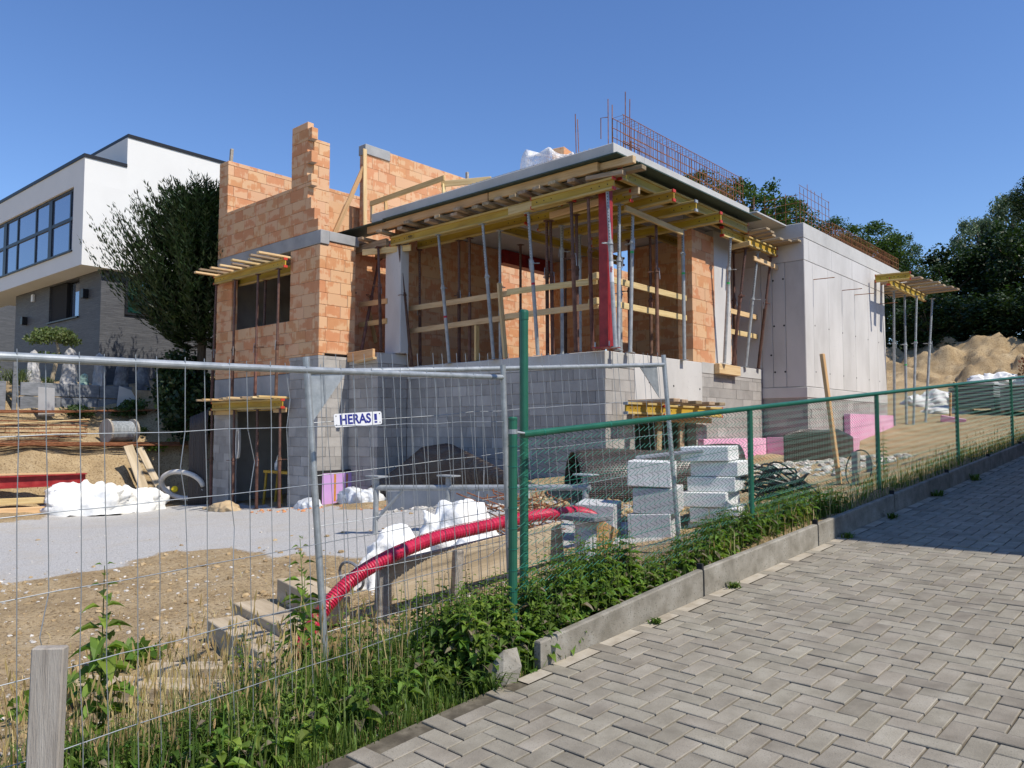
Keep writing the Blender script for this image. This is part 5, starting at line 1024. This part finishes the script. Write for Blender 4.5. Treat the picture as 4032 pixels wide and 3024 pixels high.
# slate ground floor with window
gx0, gx1, gz0, gz1 = -4.3, -1.86, 5.11, 6.3
for b in ((-7.45,gx0,.66,1.0,1.5,6.345),(gx1,-.26,.66,1.0,1.5,6.345),(gx0,gx1,.66,1.0,1.5,gz0),(gx0,gx1,.66,1.0,gz1,6.345),(-.6,-.26,1.0,10,1.5,6.345),(-14,-7.45,3.0,3.3,1.5,6.345),(-7.45,-7.1,1.0,3.0,1.5,6.345)): wp('slate_wall', 'slate', [b])
w2 = wp('window', 'frame_dark', [(gx0,gx1,.92,.98,gz0,gz1)]); wp('dark_opening_fill', 'dark_void', [(gx0+.02,-3.0,.72,.9,gz0+.02,gz1-.02)], w2); wp('pane', 'glass', [(-2.88,gx1-.05,.85,.9,gz0+.05,gz1-.05)], w2)  # black box stands in for the shade inside the open left half
for x in (-2.93,gx1-.03): wp('mullion', 'frame_dark', [(x-.03,x+.03,.82,.92,gz0,gz1)], w2)
wp('sill', 'frame_dark', [(gx0-.05,gx1+.03,.6,.7,gz0-.05,gz0-.004)], w2)
w3 = wp('window', 'frame_dark', [(-.27,-.2,1.35,3.2,5.08,6.2)]); wp('pane', 'glass_green', [(-.199,-.19,1.42,3.12,5.15,6.13)], w3); w4 = wp('window', 'frame_dark', [(-.02,.012,3.40,4.2,8.5,8.95)]); wp('pane', 'glass', [(.013,.02,3.45,4.15,8.55,8.9)], w4)
for x, z in ((-6.35,5.35),(-1.25,5.72)): wp('wall_lamp', 'frame_dark', [(x-.1,x+.1,.5,.66,z-.14,z+.14)], c=.01)
wp('alarm_box', 'sign_white', [(-5.75,-5.6,.58,.66,5.95,6.2)], c=.01)
nr = thing('tiled_house', 'dark tiled gable roof just showing at the far left edge', 'building', (-45,2,0)); MB().box(-5,5,-4,4,2,11.5).build('wall', 'slate', nr)
MB().poly([(-5.6,11.4),(5.6,11.4),(1.2,14.2),(-2.2,14.2)], -4.5, 4.5).build('roof', 'roof_tile', nr)
# ------------------------------------------------------------------ garden in front of it
gw = thing('garden_wall', 'low retaining wall of dark slate slabs in the neighbour garden', 'wall', (-15.0,-4.3,2.1)); go_ = V(-15.0,-4.3,2.1)
for r_, (z0, z1) in enumerate(((2.12,2.46),(2.47,2.82))):
    y = -4.3
    for k, l in enumerate(((.95,.9,.9),(1.15,.75,.85))[r_]):
        MB().bev(-15.04+R.uniform(-.01,.01),-14.97+R.uniform(-.01,.015),y+.006,y+l-.006,z0,z1-.004+R.uniform(-.02,.0),.01).build('slate_slab', 'slate_board', gw, go_); y += l
for k, (y, w, h) in enumerate(((-4.42,.10,1.35),(-4.75,.28,.82),(-5.15,.3,.75),(-5.6,.3,.72))): MB().bev(-15.03,-14.97,y-w/2,y+w/2,2.0,2.0+h,.01).build('upright_slab', 'slate_board', gw, go_)
def lean_slab(label, pts, base, mat, rot): 
    o = MB().poly(pts, -.02, .02).build('slate_sheet', mat); o.location = base; o.rotation_euler = rot; return tag(o, label, 'slab')
lean_slab('large pale stone sheet with a curved edge leaning on the slate wall', [(-.05,0),(.72,0),(.45,.28),(.3,.55),(.0,.66)], (-14.75,-2.0,2.15), 'board_grey', (.2,0,1.3)); lean_slab('small upright pale stone sheet before the slate wall', [(-.18,0),(.18,0),(.16,.72),(-.2,.74)], (-14.6,-3.8,1.95), 'board_grey', (.15,0,1.3))
def standing(label, x, y, h, w, mat, seed):
    rr = random.Random(seed); n = 10; ph = [rr.uniform(0,6.3) for _ in range(6)]
    def f(u, v):
        a = 2*PI*u; taper = (1-.35*v)*(1 if v < .8 else max(.15,(1-((v-.8)/.2)**2))); r = w*taper*(1+.16*math.sin(2*a+ph[0])+.12*math.sin(3*a+ph[1]+5*v)+.07*math.sin(7*v*3+ph[2]+a)); return V(r*math.cos(a)*.7+.05*math.sin(3*v+ph[3]), r*math.sin(a), h*v) if v < .999 else V(0,0,h*.98)
    o = MB().grid(f, 14, 12).build('standing_stone', mat); o.location = (x,y,2.72); return tag(o, label, 'standing stone')
standing('leftmost pale banded standing stone in the garden', -15.35,-3.9,1.0,.17,'marble',1); standing('second tall pale standing stone in the garden', -15.35,-3.05,1.12,.2,'marble',2); standing('third tall pale standing stone right of the green one', -15.2,-2.35,1.02,.2,'marble',4)
standing('small pale green stone between two tall ones', -15.2,-2.72,.42,.15,'marble_green',3); standing('fourth dark standing stone half in shade', -15.1,-1.8,.95,.19,'marble_dark',5); standing('fifth small dark stone by the ivy', -15.0,-1.25,.78,.17,'marble_dark',6)
def cloud_crown(mb, c, r, n, s, rng, up=.3):
    for _ in range(n):
        d = V(rng.gauss(0,1),rng.gauss(0,1),rng.gauss(0,1)).normalized()*(rng.random()**.4); p = V(c[0]+d.x*r[0], c[1]+d.y*r[1], c[2]+d.z*r[2])
        a = V(rng.gauss(0,1),rng.gauss(0,1),rng.gauss(0,1)+up).normalized(); b = a.orthogonal().normalized(); b = (Quaternion(a, rng.uniform(0,6.3)) @ b); l = s*rng.uniform(.6,1.3); w = a.cross(b)*l*.35
        mb.add([p, p+b*l*.5+w, p+b*l, p+b*l*.5-w], [(0,1,2,3)])
bo = thing('cloud_pruned_tree', 'small cloud pruned tree with pale bent trunk before the slate house', 'tree', (-15.5,-3.45,2.7)); rng = random.Random(71)
MB().tube([(0,0,0),(.02,.05,.35),(.0,.12,.7),(.05,.15,1.05),(.0,.1,1.3)], [.06,.055,.05,.04,.02], 8).build('trunk', 'bark_light', bo)
mb = MB(); 
for c, r, n in (((0,.05,1.45),(.45,.55,.2),1500),((.05,-.35,1.3),(.3,.3,.15),500),((0,.45,1.32),(.3,.28,.14),500),((0,-.1,.85),(.25,.4,.12),350)): cloud_crown(mb, c, r, n, .07, rng)
mb.build('crown', 'bonsai', bo)
def shrub(label, x, y, z, r, h, n, mat, s=.1, seed=1, name='shrub', cat='shrub'):
    t = thing(name, label, cat, (x,y,z)); rng = random.Random(seed); mb = MB()
    for k in range(9):
        c = (rng.uniform(-r,r)*.6, rng.uniform(-r,r)*.6, h*rng.uniform(.25,.85)); cloud_crown(mb, c, (r*.55,r*.55,h*.3), n//9, s, rng)
    mb.build('foliage', mat, t); q = MB()
    for k in range(3): q.tube([(0,0,-.05),(rng.uniform(-.2,.2)*r,rng.uniform(-.2,.2)*r,h*.6)], .015, 5)
    q.build('stems', 'bark', t); return t
shrub('yellow green shrub at the left picture edge before the slate house', -15.6,-5.1,2.6,.5,1.5,1500,'bonsai',.1,2); shrub('green climbing shrub left of the slate uprights', -15.2,-5.3,2.1,.5,.9,900,'tree_mid',.1,3)
shrub('low garden plants before the slate wall, left clump', -14.6,-3.0,1.95,.4,.3,700,'tree_mid',.08,4); shrub('green weeds before the slate wall, right clump', -14.3,-1.9,1.95,.5,.45,1100,'tree_mid',.09,5); shrub('green weeds at the foot of the cable drum', -13.5,-2.1,1.4,.35,.35,600,'tree_mid',.08,6)
def tuft(label, x, y, z, r, h, n, mat, seed, name='grass_tuft', cat='grass'):
    mb = MB(); rng = random.Random(seed)
    for _ in range(n):
        a = rng.uniform(0,6.3); l = h*rng.uniform(.6,1.1); d = V(math.cos(a),math.sin(a),0); b = V(rng.gauss(0,r*.3),rng.gauss(0,r*.3),0); s = V(-d.y,d.x,0)*.008
        m_ = b+d*r*.45+V(0,0,l*.75); e = b+d*r+V(0,0,l*rng.uniform(.5,.95)); mb.add([b-s,b+s,m_+s*.8,m_-s*.8,e], [(0,1,2,3),(3,2,4)])
    o = mb.build(name, mat); o.location = (x,y,z); return tag(o, label, cat)
tuft('arching ornamental grass left of the first standing stone', -15.3,-4.25,2.75,.4,.5,160,'bonsai',8); tuft('small arching grass between the first two standing stones', -15.3,-3.6,2.75,.25,.3,90,'bonsai',9)
shrub('dark ivy covered bank below the conifer', -12.3,-1.15,1.1,1.05,2.5,8000,'ivy',.13,10,'ivy_mound'); shrub('dark leafy bush right of the standing stones', -13.9,-.75,2.1,.7,1.3,2600,'ivy',.12,11,'ivy_bush')
# conifer with feathery upswept sprays
def conifer(label, x, y, z, h, r, nb, seed, z0=.2, mat='thuja'):
    t = thing('conifer', label, 'tree', (x,y,z)); rng = random.Random(seed); mb = MB()
    MB().tube([(0,0,-.6),(.05,.02,h*.4),(0,0,h*.92)], [.13,.09,.02], 8).build('trunk', 'bark', t); lm = MB()
    for k in range(nb):
        f = rng.random()**.8; hz = h*(z0+(1-z0)*f*.93); a = rng.uniform(0,6.3); prof = r*(1-.75*max(0,(f-.15)/.85)**1.25)*(.7+.3*min(1,f*6)); L = prof*rng.uniform(.65,1.12)+.1
        d = V(math.cos(a),math.sin(a),0); P = [V(0,0,hz-.1*L)+d*.05]; up0 = rng.uniform(.05,.35); m = 14
        for i in range(1, m+1): s = i/m; P.append(V(0,0,hz)+d*(L*s)+V(0,0,L*(up0*s+.45*s*s-.12*math.sin(PI*s))))
        if k % 4 == 0: lm.tube(P[:8], [.012]*8, 4, cap=False)
        for i in range(3, m+1):
            tdir = (P[i]-P[i-1]).normalized(); side = tdir.cross(V(0,0,1)).normalized(); taper = (1-(i/m)**2*.75)
            for s_ in (-1,1,0):
                for q in range(2):
                    b = (tdir*.75+side*s_*rng.uniform(.5,.85)+V(0,0,rng.uniform(-.15,.35))).normalized(); l = rng.uniform(.16,.30)*(.45+.55*taper); w = b.cross(V(rng.gauss(0,.5),rng.gauss(0,.5),1)).normalized()*l*.11; p = P[i-1].lerp(P[i], rng.random())+V(rng.gauss(0,.02),rng.gauss(0,.02),rng.gauss(0,.02))
                    mb.add([p, p+b*l*.4+w, p+b*l, p+b*l*.4-w], [(0,1,2,3)])
    mb.build('crown', mat, t); lm.build('limbs', 'bark', t); return t
conifer('big feathery dark conifer between white house and brick walls', -12.5,-.8,3.35,4.6,2.65,950,81,.08); conifer('slim conifer tip behind the tall upper brick wall', -11.5,5.6,3.4,6.0,.9,150,82)
# ------------------------------------------------------------------ trees behind the site
def crown_mesh(name, mat, seed, n_cl, n_lf, leaf_s, rad=(1,1,1), droop=0):
    rng = random.Random(seed); mb = MB()
    cs = []
    for k in range(n_cl):
        d = V(rng.gauss(0,1),rng.gauss(0,1),rng.gauss(0,1)).normalized()*(.45+.55*rng.random()**.5); cs.append(V(d.x*rad[0]*.85,d.y*rad[1]*.85,d.z*rad[2]*.85))
    for c in cs:
        r = rng.uniform(.14,.30)
        for _ in range(n_lf):
            d = V(rng.gauss(0,1),rng.gauss(0,1),rng.gauss(0,.8)); d = d.normalized()*rng.random()**.35*r; p = c+d
            a = V(rng.gauss(0,.7),rng.gauss(0,.7),1-droop).normalized(); b = Quaternion(a, rng.uniform(0,6.3)) @ a.orthogonal().normalized(); b.z -= droop; l = leaf_s*rng.uniform(.6,1.3); w = a.cross(b)*l*.33
            mb.add([p, p+b*l*.5+w, p+b*l, p+b*l*.5-w], [(0,1,2,3)])
    me = mb.mesh(name); me.materials.append(MAT[mat]); return me
CR = {'mid': crown_mesh('crown','tree_mid',91,85,95,.075), 'dark': crown_mesh('crown','tree_dark',92,95,95,.07), 'dark2': crown_mesh('crown','tree_dark',93,85,95,.08), 'silver': crown_mesh('crown','tree_silver',94,75,100,.06,droop=.6)}
def trunk_mesh():
    mb = MB(); rng = random.Random(95); mb.tube([(0,0,-1.6),(.02,.01,-.8),(0,0,-.2),(.03,0,.35)], [.09,.07,.055,.025], 8)
    for k in range(9):
        a = rng.uniform(0,6.3); z = rng.uniform(-.6,.2); mb.tube([(0,0,z),(.3*math.cos(a),.3*math.sin(a),z+.25),(.65*math.cos(a),.65*math.sin(a),z+.5)], [.035,.022,.008], 5)
    me = mb.mesh('trunk'); me.materials.append(MAT['bark']); return me
TM = trunk_mesh()
def tree(kind, px_, py_, D, rw, rh, label):
    p = px(px_, py_, D); t = thing('leafy_tree', label, 'tree', (p.x,p.y,p.z-rh*1.5)); c = link('crown', CR[kind], None, t); c.location = (0,0,rh*1.5); c.scale = (rw,rw,rh); c.rotation_euler = (0,0,R.uniform(0,6.3)); k = link('trunk', TM, None, t); k.location = (0,0,rh*1.5); k.scale = (rw,rw,rh*1.3); return t
tree('mid',2960,860,40,2.5,2.3,'tall leafy tree behind the right end of the roof slab'); tree('mid',2750,790,44,2.0,1.7,'leafy tree crown showing through the slab rebar cage'); tree('mid',3110,900,43,1.8,1.9,'leafy tree left of the upright rebar mesh'); tree('dark2',2860,960,36,2.0,2.0,'lower leafy tree directly behind the slab end')
tree('mid',3290,960,42,1.6,1.5,'leafy tree above the concrete block, left of its cage'); tree('mid',3420,985,40,1.9,1.6,'leafy tree above the middle of the low rebar cage'); tree('mid',3545,1010,43,1.3,1.5,'small leafy tree over the far end of the low rebar cage')
tree('dark',3600,1230,36,2.0,2.3,'dark tree right behind the far platform'); tree('dark2',3720,1160,38,2.2,2.5,'dark tree second from the far platform'); tree('dark',3850,1130,39,2.4,2.7,'dark tree right of the far platform, third along'); tree('dark2',3960,1100,37,2.3,2.9,'dark tree fourth along behind the spoil heap'); tree('dark',4090,1080,35,2.4,3.0,'dark tree at the right picture edge')
tree('dark2',3660,1290,33,1.8,1.5,'low dark tree behind the left part of the spoil heap'); tree('dark',3800,1290,33,2.0,1.6,'low dark tree behind the middle of the spoil heap'); tree('dark2',3950,1290,32,2.0,1.6,'low dark tree behind the right part of the spoil heap'); tree('dark',4080,1290,31,2.0,1.8,'low dark tree at the right end of the spoil heap')
tree('silver',3860,960,50,2.0,2.0,'grey green willow crown above the dark trees, left one'); tree('silver',3990,900,50,2.3,2.6,'grey green willow crown above the dark trees, right one'); tree('dark2',4330,1230,30,3.0,3.2,'dark tree just beyond the right edge shading the heap'); tree('dark',4090,780,30,1.3,1.0,'dark branchy crown at the upper right edge'); tree('dark',3480,1180,40,2.2,2.2,'dark tree hidden behind the far props')
tree('dark2',3330,1060,45,3.0,2.0,'dark tree row end behind the concrete block'); tree('dark',3080,1010,46,3.2,2.2,'dark tree behind the opening beside the concrete block')
for k, (x, y) in enumerate(((3.2,21.0),(3.9,20.3))): shrub(['left','right'][k]+' clump of reddish dock weeds at the right end of the heap', x, y, gz(x,y), .6, 1.2, 700, 'weed_red', .12, 30+k, 'dock_weeds', 'weeds')
# neighbour house on the right that shades the road (beyond the frame)
nh = thing('brick_house', 'house across the road whose shadow covers the far part of the paving', 'building', (9,-2.3,0)); MB().box(0,7,0,16,-1,6.35).build('wall', 'mortar', nh); MB().box(-.15,7.1,-.08,16.1,6.36,6.6).build('roof', 'coping', nh)
for y in (2,6,10): wq = MB().box(-.02,.05,y,y+1.4,2.4,3.8).build('window', 'glass', nh)
MB().box(-.02,.05,4.2,5.2,.3,2.4).build('door', 'frame_dark', nh)
# ------------------------------------------------------------------ weeds and grass
def leaf_to(mb, p, d, l, w, droop):
    """a folded pointed leaf from p along d"""
    s = d.cross(V(0,0,1)); s = s.normalized() if s.length > 1e-4 else V(1,0,0); n = s.cross(d).normalized(); dn = V(0,0,-droop*l)
    m1 = p+d*l*.38+dn*.15; m2 = p+d*l*.7+dn*.5; tip = p+d*l+dn; e = n*w*.35
    mb.add([p, m1+s*w*.5+e, m1, m1-s*w*.5+e, m2+s*w*.34+e*.7, m2, m2-s*w*.34+e*.7, tip], [(0,2,1),(0,3,2),(2,5,4,1),(3,6,5,2),(5,7,4),(6,7,5)])
def nettle(mb, st, x, y, z, h, rng, L=.085, lean=.12, dead=None):
    a = rng.uniform(0,6.3); ld = V(math.cos(a),math.sin(a),0)*rng.uniform(0,lean); n = max(4, int(h/.05)); r0 = rng.uniform(0,3); P = []
    for i in range(n+1): f = i/n; P.append(V(x,y,z)+V(0,0,h*f)+ld*h*f*f)
    st.tube([P[0],P[n//2],P[-1]], [.005,.004,.002], 3, cap=False)
    for i in range(max(1, int(n*.25)), n+1):
        f = i/n; l = L*(1.0-.75*max(0,f-.55)/.45)*(.6+.4*min(1,f*2))*rng.uniform(.8,1.15)
        for k in (0,1):
            b = r0+i*PI/2+k*PI+rng.uniform(-.3,.3); d = V(math.cos(b),math.sin(b),.25+.7*max(0,f-.7)).normalized(); tgt = dead if (dead is not None and rng.random() < .22*(1.3-f)) else mb
            leaf_to(tgt, P[i]+d*.012, d, l, l*.55, rng.uniform(.25,.7))
def bed(n, region, hf, seed, L=.085):
    rng = random.Random(seed)
    for _ in range(n):
        x, y = region(rng)
        if x > xk(y)-.03 and y > -7.0: continue
        if x > xk(y)-.02: continue
        nettle(NL, NS, x, y, gz_(x,y)-.02, hf(x,y,rng), rng, L, dead=ND)
NL, NS, ND = MB(), MB(), MB()
bed(430, lambda r: (r.triangular(3.68,4.40,4.15), r.uniform(-7.35,-5.6)), lambda x,y,r: r.uniform(.28,.56)*(1.1 if x < 4.2 else .8), 101, .11)
bed(330, lambda r: (xk(0)-.45+.05*0+r.uniform(-.0,.36)-.28+.05*0, r.uniform(-5.7,-2.9)), lambda x,y,r: r.uniform(.16,.34), 102, .095)
bed(160, lambda r: (r.uniform(3.9,4.45), r.uniform(-3.1,-1.9)), lambda x,y,r: r.uniform(.15,.36), 103)
bed(260, lambda r: (r.uniform(3.55,4.15), r.uniform(-9.6,-7.3)), lambda x,y,r: r.uniform(.12,.36), 104, .11)
bed(70, lambda r: (r.uniform(3.0,3.6), r.uniform(-8.2,-6.6)), lambda x,y,r: r.uniform(.2,.5), 105)
tag(NL.build('nettle_leaves', 'nettle'), 'thick green nettles along fence and kerb', 'nettles', kind='stuff'); tag(NS.build('nettle_stems', 'grass'), 'stems of the nettles along fence and kerb', 'nettles', kind='stuff'); tag(ND.build('withered_leaves', 'nettle_dead'), 'withered grey leaves among the nettles', 'nettles', kind='stuff')
def tall(label, x, y, h, seed, L=.11):
    t = thing('nettle_plant', label, 'plant', (x,y,gz(x,y))); a, b = MB(), MB(); rng = random.Random(seed)
    for k in range(2): nettle(a, b, rng.gauss(0,.02), rng.gauss(0,.02), 0, h*(1-.25*k), rng, L, .06)
    a.build('leaves', 'nettle', t); b.build('stem', 'grass', t); return t
tall('tall single nettle behind the near fence panel, left', 3.35,-9.05,1.02,111,.17); tall('tall nettle climbing beside the left post of the far fence panel', 3.36,-7.9,.92,112,.15); tall('tall nettle in front of the short green end post', 4.0,-6.98,.62,113,.10); tall('nettle shooting up left of the green end post', 3.88,-7.12,.52,114,.09)
tall('thin dark weed by the second chain link bay near the kerb', 4.2,.35,.75,115,.07)
def grass(name, mat, label, n, region, hr, seed, w=.0035, lean=.5, heads=0.0, kindm='stuff'):
    rng = random.Random(seed); mb = MB(); hd = MB()
    for _ in range(n):
        x, y = region(rng)
        if x > xk(y)+.03: continue
        z = gz_(x,y)-.01; h = rng.uniform(*hr)*rng.uniform(.7,1.1); a = rng.uniform(0,6.3); d = V(math.cos(a),math.sin(a),0); k = rng.random()**1.5*lean; b = V(x,y,z); s = V(-d.y,d.x,0)*w*rng.uniform(.7,1.3)
        m1 = b+d*h*k*.25+V(0,0,h*.5); m2 = b+d*h*k*.7+V(0,0,h*(.85-.2*k)); e = b+d*h*k*1.25+V(0,0,h*(1-.45*k)); mb.add([b-s,b+s,m1+s,m1-s,m2+s*.7,m2-s*.7,e], [(0,1,2,3),(3,2,4,5),(5,4,6)])
        if heads and rng.random() < heads:
            q = V(0,0,1)*rng.uniform(.06,.11)+d*.02
            for j in range(3): u = V(math.cos(a+j*2.1),math.sin(a+j*2.1),0)*.006; hd.add([e, e+q*.5+u, e+q, e+q*.5-u], [(0,1,2,3)])
    if heads: mb.add(hd.v, hd.f)
    return tag(mb.build(name, mat), label, 'grass', kind='stuff')
grass('green_grass', 'grass', 'green grass on the verge between fence and paving', 9000, lambda r: ((lambda y: (xk(y)-abs(r.gauss(0,.42)), y))(r.uniform(-10.4,-6.6))), (.05,.22), 121)
grass('tall_grass', 'grass', 'taller green grass along the foot of the near fence panel', 4200, lambda r: (r.gauss(3.72,.16), r.uniform(-10.0,-6.6)), (.18,.42), 122, .004, .7)
grass('dry_grass', 'straw', 'dry straw coloured grass stalks with seed heads at the near fence', 750, lambda r: (r.gauss(3.45,.28), r.triangular(-10.0,-7.2,-8.9)), (.25,.62), 123, .0022, .35, .7)
grass('dead_grass', 'straw', 'short dead grass along the edge of the paving', 4200, lambda r: ((lambda y: (xk(y)-abs(r.gauss(0,.16)), y))(r.uniform(-10.2,-6.9))), (.02,.09), 124, .0028, 1.2)
grass('kerb_grass', 'grass', 'grass tufts behind the kerb under the chain link fence', 2600, lambda r: ((lambda y: (xk(y)-.1-abs(r.gauss(0,.22)), y))(r.uniform(-6.2,10))), (.06,.24), 125, .004, .6)
grass('kerb_straw', 'straw', 'dry grass behind the kerb under the chain link fence', 1500, lambda r: ((lambda y: (xk(y)-.1-abs(r.gauss(0,.3)), y))(r.uniform(-5.5,12))), (.06,.3), 126, .003, .6, .2)
grass('site_straw', 'straw', 'scattered dry straw on the bare earth of the site', 2600, lambda r: (r.gauss(2.4,.9), r.uniform(-9.6,-6.2)), (.03,.12), 127, .0025, 1.6)
grass('joint_grass', 'grass', 'small grass sprouts at the kerb foot on the paving', 160, lambda r: (0,-6), (.02,.06), 128) if False else None
for k, (x, y, w_) in enumerate(((2.1,-8.9,.25),(1.55,-8.2,.2),(-12.9,-1.7,.35))):
    shrub(['dark green weed on the bare earth, near the near fence','small weed clump farther out on the bare earth','green weeds spilling over the edge of the earth bank'][k], x, y, gz(x,y), w_, w_*.7, 260, 'nettle', .08, 140+k, 'weed', 'weed')
sp2 = [(P_road(.07,1.1),.05),(P_road(.06,2.2),.06),(P_road(.08,4.4),.07),(P_road(.1,5.6),.08),(P_road(.07,7.3),.1),(P_road(.1,8.9),.12),(P_road(-.02,-.4),.12),(P_road(.01,-1.9),.1)]
for k, (p, h) in enumerate(sp2): tuft('small grass tuft on the paving edge, '+('nearest of all' if k == 7 else ORD[k] if k else 'first')+' along the kerb', p.x, p.y, p.z-.01, h, h, 40, 'grass', 150+k)
fl_ = thing('dandelion', 'single yellow dandelion flower at the bottom edge', 'flower', (4.28,-9.35,gz(4.28,-9.35))); MB().tube([(0,0,0),(.01,0,.08),(.0,.01,.15)], .003, 5).build('stem', 'grass', fl_)
mb = MB()
for j in range(40):
    a = j*2.4; r = .022*(j/40)**.5; p = V(0,.01,.15); e = p+V(math.cos(a)*r,math.sin(a)*r,.012-.3*r); s = V(-math.sin(a),math.cos(a),0)*.004; mb.add([p,e+s,e+V(0,0,.004),e-s], [(0,1,2,3)])
mb.build('petals', 'flower_yellow', fl_)
